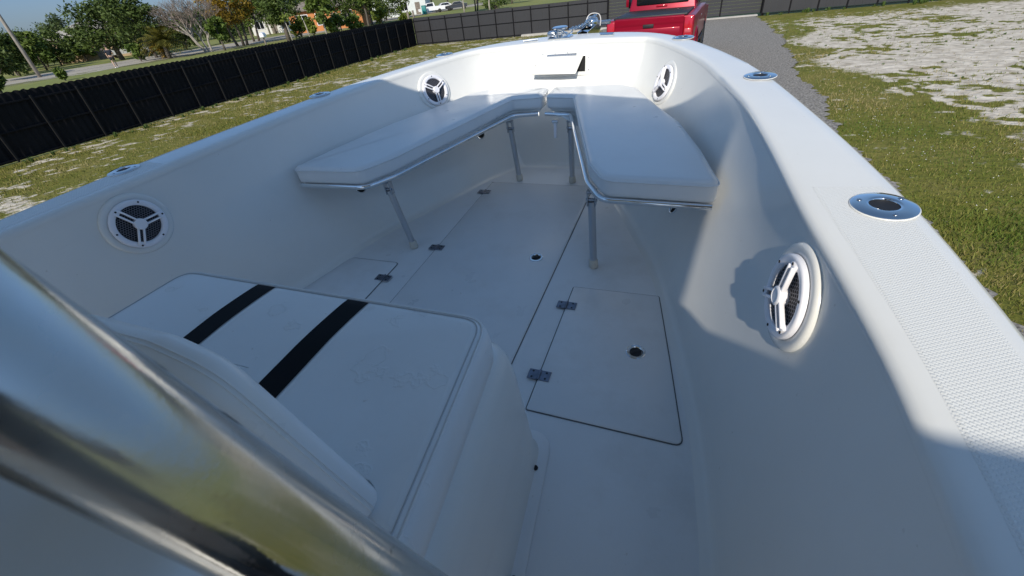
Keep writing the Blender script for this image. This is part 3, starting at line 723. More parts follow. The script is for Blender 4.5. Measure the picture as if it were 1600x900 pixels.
# ---- round vents low on the liner under the seats
for (y, z, sd) in [(1.79, .265, -1), (2.675, .249, -1), (1.84, .225, 1)]:
    c, tf, up, n = wall_frame(y, z, sd); m4 = frame_mat(c, tf if sd < 0 else -tf, up, n)
    if m4.determinant() < 0: m4 = frame_mat(c, m4.col[0].xyz, -up, n)
    o = MB().lathe([(.034, -.004), (.034, .004), (.031, .006), (.028, .005), (.027, -.002)], 28, cap=False).build('hull_vent', chrome, boat, True, auto=50); o.matrix_local = m4
    q = MB().lathe([(.0275, .0005), (.0, .0005)], 24, cap=False).build('vent_shade_disc', void_m, o)  # flat dark disc stands in for shade within the vent ring

# ------------------------------------------------------------------ bow seats: cushion, board, rail, hinged legs
def tri_fill(ring, sd):
    bm = bmesh.new(); vs = [bm.verts.new(v) for v in ring]; bm.verts.index_update(); f = bm.faces.new(vs)
    bmesh.ops.triangulate(bm, faces=[f], quad_method='BEAUTY', ngon_method='BEAUTY')
    out = []
    for f in bm.faces:
        i = [v.index for v in f.verts]; a, b, c = [Vector(ring[k]) for k in i]
        if (b - a).cross(c - a).z < 0: i = i[::-1]
        if abs((b - a).cross(c - a).z) > 1e-9: out.append(tuple(i))
    bm.free(); return out
def make_seat(sd):
    base = Vector((.55 * sd, 1.9, 0)); t = boat_thing('bench', base)
    raw = [(.016, 2.622), (.196, 2.592), (.488, 1.665), (.575, 1.512), (.985, 1.497), (.955, 1.60), (.905, 1.81), (.80, 2.15), (.672, 2.41), (.54, 2.72), (.44, 2.80), (.016, 2.79)]
    rr = [.02, .035, .06, .085, .035, 0, 0, 0, 0, .05, .05, .02]
    out = densify(round_poly(raw, rr, 6), .05)
    out = [(x * sd, y) for x, y in out]
    def crown(z):
        return lambda x, y: z
    c = MB().slab(out, [(.012, .425), (.002, .432), (0, .445), (0, .488), (.003, .499), (.011, .507), (.020, .5105), (.027, .5112), (.034, .5113)])
    c.F[-1:] = []
    kk = len(c.V) - len(out); c.F += [tuple(kk + i for i in f) for f in tri_fill([c.V[kk + i] for i in range(len(out))], sd)]
    cu = c.build('cushion', vinyl, t, True, off=base, auto=50)
    # welt round the top edge
    pth = []
    n = len(out)
    c2 = MB().slab(out, [(-.0012, .4945)], (False, False)); pth = c2.V
    MB().tube(pth, .0032, 6, closed=True).build('piping', vinyl, cu, True, off=base)
    MB().slab(out, [(.03, .408), (.02, .41), (.02, .424)]).build('seat_board', gel, t, False, off=base)
    rl_ = round_poly([(.022, 2.562), (.186, 2.532), (.478, 1.655), (.565, 1.508), (.965, 1.497), (.9, 3)], [0, .05, .25, .09, 0, 0], 8)[:-1]
    rail = [Vector((x * sd, y + .006, .4135)) for x, y in rl_]
    MB().tube(rail, .0125, 14).build('rail', chrome, t, True, off=base, auto=60)
    for (x, y, lean) in [((.53 if sd < 0 else .505) * sd, 1.626, 0.0), (.193 * sd, 2.502, 0)]:
        xb = (.488 if sd < 0 else .51) * sd if y < 2 else (.19 if sd > 0 else .172) * sd
        lg = MB().tube([(x, y, .345), (xb, y, .012)], .0165, 16).build('leg', alu, t, True, off=base, auto=60)
        hb = MB()
        for s in (-1, 1): hb.bbox(x + s * .0165 - .003, x + s * .0165 + .003, y - .014, y + .014, .325, .392, .002, 1)
        hb.bbox(x - .02, x + .02, y - .018, y + .018, .388, .397, .002, 1); hb.tube([(x - .024, y, .352), (x + .024, y, .352)], .007, 10)
        hb.build('leg_hinge', steel, lg, False, off=base)
        MB().lathe([(.021, .004), (.022, .008), (.0205, .04), (.0175, .045), (.0165, .045)], 20, Matrix.Translation((xb, y, 0))).build('foot', foot_m, lg, True, off=base, auto=45)
    return t
s1 = make_seat(-1); tag(s1, 'white bow seat cushion on chrome rail and folding legs, along the shaded port side', 'boat seat', 'pair of bow seats')
s2 = make_seat(1); tag(s2, 'white bow seat on chrome rail with a white latch pin hanging under it', 'boat seat', 'pair of bow seats')
bs = BASE[s2.name]
pn = MB().tube([(.095, 2.515, .385), (.095, 2.51, .29)], .0095, 10); pn.build('latch_pin', plastic, s2, True, off=bs, auto=50)
MB().bbox(.075, .115, 2.505, 2.535, .375, .392, .003, 1).build('latch_bracket', chrome, s2, off=bs)

# ------------------------------------------------------------------ console, its front seat pod and cushions
cons = MB().bbox(-.44, .44, -.75, .115, 0, .78, .04, 3).build('console', gel, boat, True, auto=50)
MB().bbox(-.38, .38, -.70, -.28, .775, 1.08, .03, 2).build('added_reflection_block', mat('reflection_black', (.012, .012, .013), .35), cons, True, auto=50)  # unseen black box added to give the polished pipe a dark reflection
def loft(outs, name, m, parent, auto=50):
    n = len(outs[0][0]); V = []; F = []
    for o, z in outs: V += [(x, y, z) for x, y in o]
    for k in range(len(outs) - 1):
        for i in range(n): j = (i + 1) % n; F.append((k * n + i, k * n + j, (k + 1) * n + j, (k + 1) * n + i))
    F.append(tuple((len(outs) - 1) * n + i for i in range(n)))
    return build(name, V, F, m, parent, True, auto=auto)
def pod_out(hf, yf, ha, ya, r): return round_poly([(ha, ya), (hf, yf), (-hf, yf), (-ha, ya)], [.02, r, r, .02], 8)
pod = loft([(pod_out(.545, .690, .60, .12, .07), .0), (pod_out(.545, .690, .60, .12, .07), .008), (pod_out(.536, .682, .59, .12, .07), .02), (pod_out(.528, .676, .585, .12, .07), .2), (pod_out(.520, .672, .58, .12, .07), .36),
            (pod_out(.513, .665, .575, .12, .07), .43), (pod_out(.500, .650, .565, .12, .06), .470), (pod_out(.478, .626, .545, .12, .05), .488), (pod_out(.45, .60, .52, .12, .05), .492)], 'seat_pod', gel, boat)
fl_ = MB().slab(pod_out(.572, .712, .632, .12, .075), [(0, .0008), (0, .007), (.004, .010)]); fl_.build('flange', gel_deck, pod, True, auto=40)
for (x, y) in [(.553, .59), (.59, .30), (-.553, .59), (0, .70)]:
    o = MB().lathe([(.0085, 0), (.008, .003), (.003, .004), (0, .002)], 12).build('screw', dark, pod, True); o.location = (x, y, .010)
cb = Vector((0, .36, .492)); cs = boat_thing('console_cushion', cb); tag(cs, 'white vinyl seat cushion with two black stripes on the pod before the console', 'seat cushion')
co = densify(round_poly([(.560, .125), (.505, .612), (-.505, .612), (-.560, .125)], [.03, .075, .075, .03], 8), .06)
def dome(z, a=.010):
    return lambda x, y: z + a * max(0.0, 1 - (x / .5) ** 2) * max(0.0, 1 - ((y - .36) / .26) ** 2)
cm = MB().slab(co, [(.006, .4935), (0, .502), (-.002, .54), (.0, .568), (.004, .581), (.012, .5905), (.023, .5965), (.034, .599)], (True, False))
nr = len(co); ring = cm.V[-nr:]
# grid-like crown: concentric rings towards the centre
cx, cy = 0, .36; k0 = len(cm.V) - nr
for f in (.88, .7, .5, .3, .12):
    cm.V += [(cx + (v[0] - cx) * f, cy + (v[1] - cy) * f, .599 + .013 * (1 - f ** 2)) for v in ring]
for k in range(5):
    a = k0 + k * nr; b = a + nr
    for i in range(nr): j = (i + 1) % nr; cm.F.append((b + i, a + i, a + j, b + j)[::-1])
cm.F.append(tuple(k0 + 5 * nr + i for i in range(nr)))
ccu = cm.build('cushion', stained, cs, True, off=cb, auto=60)
def vin_top(x, y):
    # matches the crown above along the stripes
    return .6065
w1 = MB().slab(co, [(.0105, .5905)], (False, False)); MB().tube(w1.V, .0035, 6, closed=True).build('piping', vinyl, ccu, True, off=cb)
w2 = MB().slab(co, [(.0215, .5968)], (False, False)); MB().tube(w2.V, .0016, 5, closed=True).build('stitch_line', mat('grey_thread', (.48, .49, .50), .7), ccu, True, off=cb)
dg = bpy.context.evaluated_depsgraph_get(); dg.update()
from mathutils.bvhtree import BVHTree
bv = BVHTree.FromPolygons([Vector(v) for v in cm.V], cm.F)
for sd in (1, -1):
    V = []; F = []; ys = [.14 + (.6065 - .14) * i / 24 for i in range(25)]
    for y in ys:
        for x in (.121, .137, .153, .169, .185):
            h = bv.ray_cast(Vector((x * sd, y, 1)), Vector((0, 0, -1))); V.append((x * sd, y, h[0].z + .0016 if h[0] else .6))
    for z in (.57, .53, .50):
        for x in (.121, .137, .153, .169, .185):
            h = bv.ray_cast(Vector((x * sd, 1.0, z)), Vector((0, -1, 0))); V.append((x * sd, h[0].y + .0016, z))
    for i in range(len(ys) + 2):
        for k in range(4): a = i * 5 + k; f = (a, a + 1, a + 6, a + 5); F.append(f if sd < 0 else f[::-1])
    build('stripe', V, F, black_vinyl, cs, True, off=cb)
bb = Vector((0, .18, .6)); bk = boat_thing('backrest', bb); tag(bk, 'white padded backrest with stitched edge rising behind the striped seat, partly behind the pipe', 'backrest')
bo = densify(round_poly([(.505, .602), (.395, .895), (.31, .922), (-.31, .922), (-.395, .895), (-.505, .602)], [.02, .09, .05, .05, .09, .02], 6), .04)
br_ = MB().slab(bo, [(.03, -.004), (.016, -.002), (.007, .004), (.002, .012), (0, .022), (.0, .031), (.002, .041), (.007, .049), (.016, .055), (.03, .057)])
br_.V = [(x, .195 - z - (y - .6) * .02, y) for (x, y, z) in br_.V]; br_.F = [f[::-1] for f in br_.F]
br_.build('backrest_pad', vinyl, bk, True, off=bb, auto=60)
for dd, zz, r_ in ((-.0002, .0235, .0012), (-.0002, .0295, .0012)):
    s_ = MB().slab(bo, [(dd, zz)], (False, False)); MB().tube([(x, .195 - z - (y - .6) * .02, y) for (x, y, z) in s_.V], r_, 5, closed=True).build('seam', vinyl, bk, True, off=bb)

# ------------------------------------------------------------------ T-top: splayed legs and canopy over the helm
tt = boat_thing('t_top', (0, 0, 0)); tag(tt, 'stained polished metal pipe leg of the T-top crossing the corner nearest the camera', 'pipe frame')
Mc = Matrix(((0.930627, 0.123950, -0.344338), (0.343902, -0.617963, 0.707003), (-0.125155, -0.776375, -0.617720)))     # camera to boat
def campt(px, py, d): v = Mc @ Vector(((px - 800) / FPX * d, (py - 450) / FPX * d, d)); return Vector((v.x - XC, v.y, v.z + S))
A_, B_ = campt(-8, 560, .124), campt(580, 917, .212); dv = (B_ - A_)
top = A_ - dv * (1.87 - A_.z) / (dv.z) * -1 if False else A_ + dv * ((1.87 - A_.z) / dv.z)
kn = B_ + dv * ((.60 - B_.z) / dv.z); 
def legpath(sx):
    P = [top, A_ - dv * 1.2, A_, A_.lerp(B_, .5), B_, kn, Vector((kn.x + .03, kn.y, .45)), Vector((kn.x + .035, kn.y, .3)), Vector((kn.x + .035, kn.y, .012))]
    return smooth_path([Vector((p.x * sx, p.y, p.z)) for p in P], 5)
MB().tube(legpath(1), .0228, 48).build('leg', pipe_m, tt, True, auto=60)
MB().tube(legpath(-1), .0255, 24).build('leg', pipe_m, tt, True, auto=60)
for sx in (1, -1): MB().tube([(.62 * sx, -.95, 1.87), (.60 * sx, -.95, .012)], .0255, 20).build('leg', pipe_m, tt, True, auto=60)
CZ = 1.86
canvas = mat('beige_canvas', (.40, .385, .33), .8, bump=.2, bscale=300)
MB().slab(round_poly([(1.235, -1.25), (1.235, .16), (1.155, .54), (.925, .67), (.415, .83), (-.025, .88), (-.465, .83), (-.705, .75), (-.925, .58), (-1.115, .16), (-1.115, -1.25)], [.02, .2, .15, .15, .3, .3, .3, .15, .15, .2, .02], 5), [(.01, CZ), (0, CZ + .01), (0, CZ + .05), (.02, CZ + .06)]).build('canopy', canvas, tt, True, auto=45)
MB().slab(round_poly([(1.66, -2.3), (1.66, -1.18), (-1.45, -1.18), (-1.45, -2.3)], .12, 6), [(.01, CZ + .065), (0, CZ + .075), (0, CZ + .10), (.02, CZ + .11)]).build('added_shadow_panel', canvas, tt, True, auto=45)  # unseen panel added to cast the shadow on the aft starboard gunwale

# ------------------------------------------------------------------ windlass, anchor chain and bow roller
wb = Vector((-.03, 3.17, .719)); wl = boat_thing('windlass', wb); tag(wl, 'small chrome anchor windlass standing on the bow deck', 'windlass'); wl.scale = (1, 1, .7)
MB().bbox(-.075, .075, -.055, .055, 0, .012, .004, 1).build('base_plate', chrome, wl, True, auto=40)
MB().lathe([(.05, .012), (.05, .035), (.046, .04), (.03, .045), (.024, .055), (.03, .066), (.046, .072), (.052, .078), (.052, .086), (.045, .092), (.015, .095), (0, .095)], 28).build('drum', chrome, wl, True, auto=35)
MB().bbox(-.085, -.03, -.03, .03, .012, .06, .012, 2).build('motor_housing', steel, wl, True, auto=40)
MB().tube([(.045, -.02, .03), (.08, -.02, .036), (.085, -.02, .05)], .007, 8).build('chain_stripper', chrome, wl, True)
P0 = Vector((.03, 3.22, .757)); P1 = Vector((.115, 3.60, .775)); nl = 17
ch = boat_thing('anchor_chain', P0); tag(ch, 'short shiny chain running from the windlass to the bow roller', 'chain')
rl = MB()
lk_path = [(.012 * math.cos(q) * 1.0, .007 * math.sin(q)) for q in [R(20 * i) for i in range(18)]]
lkm = MB().tube([(x * 1.6, y * 1.35, 0) for x, y in lk_path], .0036, 6, closed=True)
lm = bpy.data.meshes.new('link'); lm.from_pydata(lkm.V, [], lkm.F); lm.materials.append(chrome); lm.polygons.foreach_set('use_smooth', [True] * len(lm.polygons))
dirv = (P1 - P0).normalized()
for i in range(nl):
    o = link('link', lm, ch); t = i / (nl - 1); p = P0.lerp(P1, t) - P0; p.z -= .018 * math.sin(math.pi * t)
    o.rotation_mode = 'QUATERNION'; o.location = p; o.rotation_quaternion = dirv.to_track_quat('X', 'Z') @ Matrix.Rotation(R(90 * (i % 2)), 3, 'X').to_quaternion()
rb = Vector((.10, 3.55, .69)); br = boat_thing('bow_roller', rb); tag(br, 'stainless bow roller with anchor shank sticking out past the bow', 'bow roller'); br.scale = (1, 1, .78)
for s in (-1, 1): MB().bbox(s * .035 - .003, s * .035 + .003, -.30, .14, -.02, .05, .002, 1).build('cheek', chrome, br)
MB().bbox(-.034, .034, -.30, .14, -.028, -.020, .002, 1).build('bracket', chrome, br)
MB().lathe([(.03, -.03), (.022, -.012), (.018, 0), (.022, .012), (.03, .03)], 20, Matrix.Translation((0, .12, .01)) @ Matrix.Rotation(R(90), 4, 'Y')).build('roller', dark, br, True)
MB().lathe([(.0, .115), (.02, .112), (.036, .10), (.045, .08), (.046, .055), (.04, .04)], 24).build('dome', chrome, br, True, auto=50)
MB().tube(smooth_path([(-.03, -.02, .03), (-.03, -.02, .10), (.0, -.01, .135), (.05, 0, .125), (.065, 0, .08), (.06, 0, .03)], 6), .0035, 8).build('rope_loop', mat('white_rope', (.7, .68, .66), .8, bump=.4, bscale=300), br, True)
MB().bbox(.0, .13, .02, .06, .03, .065, .008, 1).build('anchor_shank', alu, br)

# ------------------------------------------------------------------ trailer that carries the boat
tb_ = Tb + B @ Vector((0, -.3, 0)); tr = empty('boat_trailer', (tb_.x, tb_.y, 0), -R(3.35)); tag(tr, 'galvanised boat trailer under the white hull, coupled to the red truck', 'trailer')
for s_ in (-1, 1):
    MB().tube([(s_ * .75, -2.2, .50), (s_ * .75, 1.4, .50), (0, 4.6, .50)], .05, 8).build('frame_rail', alu, tr)
    MB().bbox(s_ * .55 - .05, s_ * .55 + .05, -2.3, 1.6, .55, .78, .02, 1).build('bunk', dark, tr)
    for y_ in (-1.3, -.45):
        w_ = MB().lathe([(.18, -.1), (.33, -.1), (.35, 0), (.33, .1), (.18, .1)], 24, Matrix.Translation((s_ * 1.0, y_, .35)) @ Matrix.Rotation(R(90), 4, 'Y'), cap=False).build('wheel', tyre, tr, True)
        MB().lathe([(.19, -.06), (.06, -.02), (0, -.02)], 20, Matrix.Translation((s_ * 1.0, y_, .35)) @ Matrix.Rotation(R(-90 * s_), 4, 'Y'), cap=False).build('rim', alu, w_, True)
MB().tube([(0, 4.5, .50), (0, 8.2, .50)], .05, 8).build('tongue', alu, tr)
for y_ in (-1.3, -.45): MB().tube([(-.95, y_, .38), (.95, y_, .38)], .035, 8).build('axle', alu, tr)
MB().tube([(0, 4.4, .5), (0, 3.9, 1.35)], .045, 8).build('winch_post', alu, tr)

# ------------------------------------------------------------------ red pickup
def wheel_parts(t, x, y, r=.41, wd=.27):
    M_ = Matrix.Translation((x, y, r - .17)) @ Matrix.Rotation(R(90), 4, 'Y')
    w_ = MB().lathe([(r * .6, -wd / 2), (r * .93, -wd / 2), (r, -wd * .35), (r, wd * .35), (r * .93, wd / 2), (r * .6, wd / 2)], 32, M_, cap=False).build('wheel', tyre, t, True, auto=40)
    MB().lathe([(r * .62, wd * .45), (r * .55, wd * .3), (r * .2, wd * .25), (0, wd * .3)], 24, M_ if x > 0 else Matrix.Translation((x, y, r - .17)) @ Matrix.Rotation(R(-90), 4, 'Y'), cap=False).build('rim', alu, w_, True)
def pickup():
    t = empty('pickup_truck', (-.50, 12.0, .17), R(-6)); tag(t, 'red pickup truck with closed tailgate and black bed cover, parked ahead of the bow', 'truck')
    Zt = 1.28
    def side(profile, x0, x1, name, m, par, b=.03, tuck=0):
        bm = bmesh.new(); n = len(profile)
        va = [bm.verts.new((x0 + (tuck * max(0, z - .9) if tuck else 0), y, z)) for y, z in profile]; vb = [bm.verts.new((x1 - (tuck * max(0, z - .9) if tuck else 0), y, z)) for y, z in profile]
        bm.faces.new(va); bm.faces.new(vb[::-1])
        for i in range(n): bm.faces.new((va[i], vb[i], vb[(i + 1) % n], va[(i + 1) % n]))
        bmesh.ops.recalc_face_normals(bm, faces=bm.faces)
        if b: bmesh.ops.bevel(bm, geom=[e for e in bm.edges], offset=b, segments=3, affect='EDGES', profile=.6)
        me = bpy.data.meshes.new(name); bm.to_mesh(me); bm.free(); me.materials.append(m); me.polygons.foreach_set('use_smooth', [True] * len(me.polygons)); me.set_sharp_from_angle(angle=R(40))
        return link(name, me, par)
    def arch(yc, r, z0):
        return [(yc + r * math.cos(q), max(z0, .41 + r * math.sin(q))) for q in [R(a) for a in range(180, -1, -20)]]
    prof = [(0.02, .62)] + arch(1.15, .50, .58) + arch(4.75, .50, .58) + [(5.75, .6), (5.85, .95), (5.78, 1.12), (4.15, 1.22), (4.0, 1.26), (2.0, 1.27), (.0, Zt - .015)]
    body = side(prof, -.985, .985, 'body', red, t, .028)
    cabp = [(2.02, 1.2), (4.05, 1.22), (3.15, 1.86), (2.9, 1.9), (2.45, 1.9), (2.2, 1.84), (2.08, 1.4)]
    cab = side(cabp, -.93, .93, 'cab', red, t, .04, tuck=.2)
    MB().bbox(-.66, .66, 2.055, 2.10, 1.42, 1.78, .03, 2).build('rear_window', glassd, cab, True, auto=40).rotation_euler = (0, 0, 0)
    MB().bbox(-.14, .14, 2.04, 2.09, 1.36, 1.395, .008, 1).build('brake_light', lens_r, cab, True)
    MB().bbox(-.82, .82, .02, 2.0, Zt - .01, Zt + .035, .012, 2).build('bed_cover', tonn_m, t, True, auto=40)
    for z in (.45, .95, 1.45): MB().box(-.82, .82, z - .004 + .1, z + .004 + .1, Zt + .034, Zt + .038).build('cover_seam', dark, t)
    tg = side([(-.045, .70), (-.055, .78), (-.05, 1.12), (-.062, 1.16), (-.07, Zt - .01), (-.02, Zt + .012), (.03, Zt), (.03, .70)], -.765, .765, 'tailgate', red, t, .010)
    MB().bbox(-.70, .70, -.058, -.03, .80, 1.06, .012, 2).build('tailgate_panel', red, tg, True, auto=40)
    MB().bbox(-.12, .12, -.078, -.03, 1.075, 1.15, .012, 2).build('tailgate_handle', dark, tg, True, auto=40)
    for sx in (-1, 1):
        l = MB().bbox(min(sx * .78, sx * .96), max(sx * .78, sx * .96), -.045, .06, .80, 1.24, .02, 2).build('tail_light', lens_r, t, True, auto=40)
        MB().bbox(min(sx * .80, sx * .94), max(sx * .80, sx * .94), -.050, .0, .93, 1.02, .008, 1).build('reverse_lens', mat('pink_lens', (.55, .10, .12), .2), l, True)
        m_ = MB().bbox(min(sx * 1.02, sx * 1.22), max(sx * 1.02, sx * 1.22), 3.5, 3.6, 1.33, 1.58, .03, 2).build('side_mirror', red, t, True, auto=40)
        MB().tube([(sx * .93, 3.55, 1.36), (sx * 1.06, 3.55, 1.40)], .02, 8).build('mirror_arm', dark, m_)
        MB().bbox(min(sx * .895, sx * .915), max(sx * .895, sx * .915), 2.3, 3.4, 1.36, 1.7, .008, 1).build('side_window', glassd, cab, False)
        for (yy) in (1.15, 4.75): wheel_parts(t, sx * .86, yy, .47)
        MB().tube([(sx * .99, 1.15 + .52 * math.cos(R(a)), .41 + .52 * math.sin(R(a))) for a in range(0, 181, 12)], .025, 8).build('wheel_flare', red, t, True)
        MB().bbox(min(sx * .96, sx * 1.0), max(sx * .96, sx * 1.0), 2.2, 4.0, .46, .52, .015, 1).build('running_board', dark, t)
        MB().bbox(min(sx * .982, sx * .992), max(sx * .982, sx * .992), 2.35, 2.55, 1.06, 1.10, .004, 1).build('door_handle', chrome, t)
    MB().bbox(-.98, .98, -.16, .02, .46, .66, .03, 2).build('bumper', chrome, t, True, auto=40)
    MB().bbox(-.18, .18, -.175, -.15, .50, .62, .006, 1).build('licence_plate', plastic, t)
    return t
pickup()

# ------------------------------------------------------------------ trees and bushes
bark = mat('grey_brown_bark', (.12, .10, .08), .9, var=.3, vscale=6, bump=.5, bscale=18)
bark_pale = mat('pale_bark', (.33, .30, .26), .9, var=.2, vscale=6)
def leaf_mat(name, a, b, sc=.9, tr=.0):
    m = mat(name, a, .6, col2=b, vscale=sc, detail=5, spec=.25); p = m.node_tree.nodes['Principled BSDF']; return m
lf_dark = leaf_mat('dark_leaves', (.035, .06, .014), (.095, .135, .028))
lf_mid = leaf_mat('mid_leaves', (.055, .095, .016), (.14, .19, .035))
lf_pine = leaf_mat('pine_needles', (.04, .07, .024), (.11, .14, .045))
lf_yel = leaf_mat('yellow_leaves', (.10, .075, .008), (.34, .20, .015), .5)
lf_lime = leaf_mat('lime_leaves', (.07, .10, .012), (.16, .20, .03))
lf_olive = leaf_mat('olive_leaves', (.06, .065, .012), (.15, .13, .02))
def limbs(bmb, base, hgt, r0, n, spread, lean=(0, 0), start=.35, rr=random):
    tipc = []
    top = Vector((lean[0], lean[1], hgt))
    P = [Vector((0, 0, -.1))]
    for i in range(1, 6): P.append(top * (i / 5) + Vector((rr.gauss(0, .025), rr.gauss(0, .025), 0)) * hgt * .4)
    bmb.tube(P, [r0 * (1.25 - .95 * i / 5) for i in range(6)], 8)
    for k in range(n):
        t = start + (1 - start) * (k + rr.random()) / n; p = P[0].lerp(top, t); a = rr.uniform(0, 6.28); l = spread * (1.1 - .5 * t) * rr.uniform(.6, 1.0)
        q = p + Vector((math.cos(a) * l, math.sin(a) * l, l * rr.uniform(.3, .9))); m_ = p.lerp(q, .5) + Vector((0, 0, -.06 * l))
        bmb.tube([p, m_, q], [r0 * .45 * (1.1 - t), r0 * .28 * (1.1 - t), r0 * .08], 6); tipc.append(q)
    return tipc
def leaf_cloud(b, centres, rad, n, size, flat=.75, rr=random):
    for c in centres:
        rc = rad * rr.uniform(.7, 1.25)
        for i in range(n):
            d = Vector((rr.gauss(0, 1), rr.gauss(0, 1), rr.gauss(0, 1))); d.normalize(); p = c + Vector((d.x, d.y, d.z * flat)) * rc * rr.random() ** .45
            u = Vector((rr.gauss(0, 1), rr.gauss(0, 1), rr.gauss(0, .7))); u.normalize(); v = u.cross(Vector((rr.gauss(0, 1), rr.gauss(0, 1), rr.gauss(0, 1)))); v.normalize()
            s = size * rr.uniform(.6, 1.3); b.add([p - u * s, p + v * s * .45, p + u * s, p - v * s * .45], [(0, 1, 2, 3)])
def tree(px, dist, ytop, wpx, label, leaf, name='tree', low=.28, trunk=bark, dens=1.0, lean=0.0, nclump=None, lsize=.17, group='trees beyond the fence', trunk_r=None, stems=1):
    base = ground_at(px, dist); Ht = height_to(base, ytop); wd = wpx * dist * 800 / (640000 + (px - 800) ** 2) / 2
    rr = random.Random(int(px * 7 + dist)); t = empty(name, base); tag(t, label, 'tree', group)
    r0 = trunk_r or max(.09, Ht * .022); b = MB(); tips = []
    for s in range(stems):
        off = Vector((rr.gauss(0, .5), rr.gauss(0, .5), 0)) * (1 if stems > 1 else 0); bb_ = MB()
        tp = limbs(bb_, base, Ht * .82, r0, 9, wd * .8, (lean + off.x * 1.5, off.y * 1.5), low, rr)
        b.add([Vector(v) + off for v in bb_.V], bb_.F); tips += [v + off for v in tp]
    b.build('trunk', trunk, t, True)
    cs_ = list(tips); n = nclump or 26
    while len(cs_) < n:
        d = Vector((rr.uniform(-1, 1), rr.uniform(-1, 1), rr.uniform(-1, 1)))
        if d.length > 1 or d.length < .25: continue
        cs_.append(Vector((lean * .5 + d.x * wd * .85, d.y * wd * .85, Ht * (low + (1 - low) * .5) + d.z * Ht * (1 - low) * .47)))
    c = MB(); leaf_cloud(c, cs_, wd * .36, int(125 * dens), lsize, .7, rr); c.build('crown', leaf, t)
    return t
def bush(px, dist, ytop, wpx, label, leaf, name='bush', group='bushes beyond the fence', lsize=.2, n=9):
    base = ground_at(px, dist); Ht = height_to(base, ytop); wd = wpx * dist * 800 / (640000 + (px - 800) ** 2) / 2; rr = random.Random(int(px * 3 + dist))
    t = empty(name, base); tag(t, label, 'bush', group); b = MB()
    for k in range(5):
        a = rr.uniform(0, 6.28); b.tube([(0, 0, -.05), (math.cos(a) * wd * .3, math.sin(a) * wd * .3, Ht * .4), (math.cos(a) * wd * .6, math.sin(a) * wd * .6, Ht * .75)], [.05, .035, .01], 5)
    b.build('stem', bark, t); c = MB()
    leaf_cloud(c, [Vector((rr.uniform(-1, 1) * wd * .75, rr.uniform(-1, 1) * wd * .75, Ht * rr.uniform(.25, .8))) for _ in range(n)], max(wd * .42, Ht * .25), 90, lsize, .8, rr); c.build('leaves', leaf, t); return t
# dark belt on the left, from the picture's edge to the tan house
tree(4, 62, 47, 95, 'dark round tree at the far left edge, behind the leaning pole', lf_dark, low=.08)
tree(32, 70, 50, 85, 'dark low tree just right of the leaning pole', lf_dark, low=.08)
tree(55, 92, 53, 80, 'dark tree standing back between the pole and the lighter tree', lf_dark, low=.06)
tree(74, 76, 44, 72, 'brighter green round tree in the middle of the dark left belt', lf_mid, low=.1)
tree(97, 84, 48, 72, 'dull green low tree under the ragged pine', lf_dark, low=.05)
tree(119, 96, 24, 60, 'ragged pine rising above the left tree belt', lf_pine, name='pine_tree', low=.35, dens=.8)
tree(137, 88, 44, 46, 'small green tree beside the tan house', lf_mid, low=.06)
tree(140, 110, 46, 90, 'dark tree behind the roof of the tan house', lf_dark, low=.05)
tree(192, 74, 0, 120, 'large spreading tree with deep green crown above the tan house', lf_dark, low=.2, nclump=50, lsize=.19, trunk_r=.25)
tree(246, 66, -14, 100, 'tall dark tree with a leaning trunk beside the yellowing palm', lf_dark, low=.25, lean=-1.2, nclump=40)
tree(228, 80, 30, 90, 'lower mid green tree filling in under the large spreading crown', lf_mid, low=.1)
def palm(px, dist, ytop, label, leaf, n=26, ln=2.3):
    base = ground_at(px, dist); Ht = height_to(base, ytop); t = empty('palm', base); tag(t, label, 'palm'); rr = random.Random(int(px))
    MB().tube([(0, 0, -.1), (.05, 0, Ht * .3), (.0, 0, Ht * .55)], [.22, .18, .14], 8).build('trunk', bark, t, True); c = MB()
    for k in range(n):
        a = rr.uniform(0, 6.28); el = rr.uniform(-.2, 1.3); z0 = Ht * rr.uniform(.3, .6); P = []
        for i in range(7):
            s = i / 6; P.append(Vector((math.cos(a) * ln * s * math.cos(el), math.sin(a) * ln * s * math.cos(el), z0 + ln * s * math.sin(el) - .8 * s * s)))
        for i in range(6):
            d = (P[i + 1] - P[i]).normalized(); sd = d.cross(Vector((0, 0, 1))).normalized(); l = .5 * (1 - (i / 6 - .3) ** 2)
            for s in (-1, 1):
                for u in (0, .5):
                    p = P[i].lerp(P[i + 1], u); q = p + sd * s * l + d * .25 - Vector((0, 0, .18)); c.add([p, p + d * .11, q], [(0, 1, 2)])
    c.build('fronds', leaf, t); return t
palm(266, 60, 34, 'bushy olive palm with yellow skirts between the two leaning trunks', lf_olive, 60, 2.2)
palm(258, 62, 52, 'short palm with orange fronds at the foot of the olive palm', lf_yel, 24, 1.3)
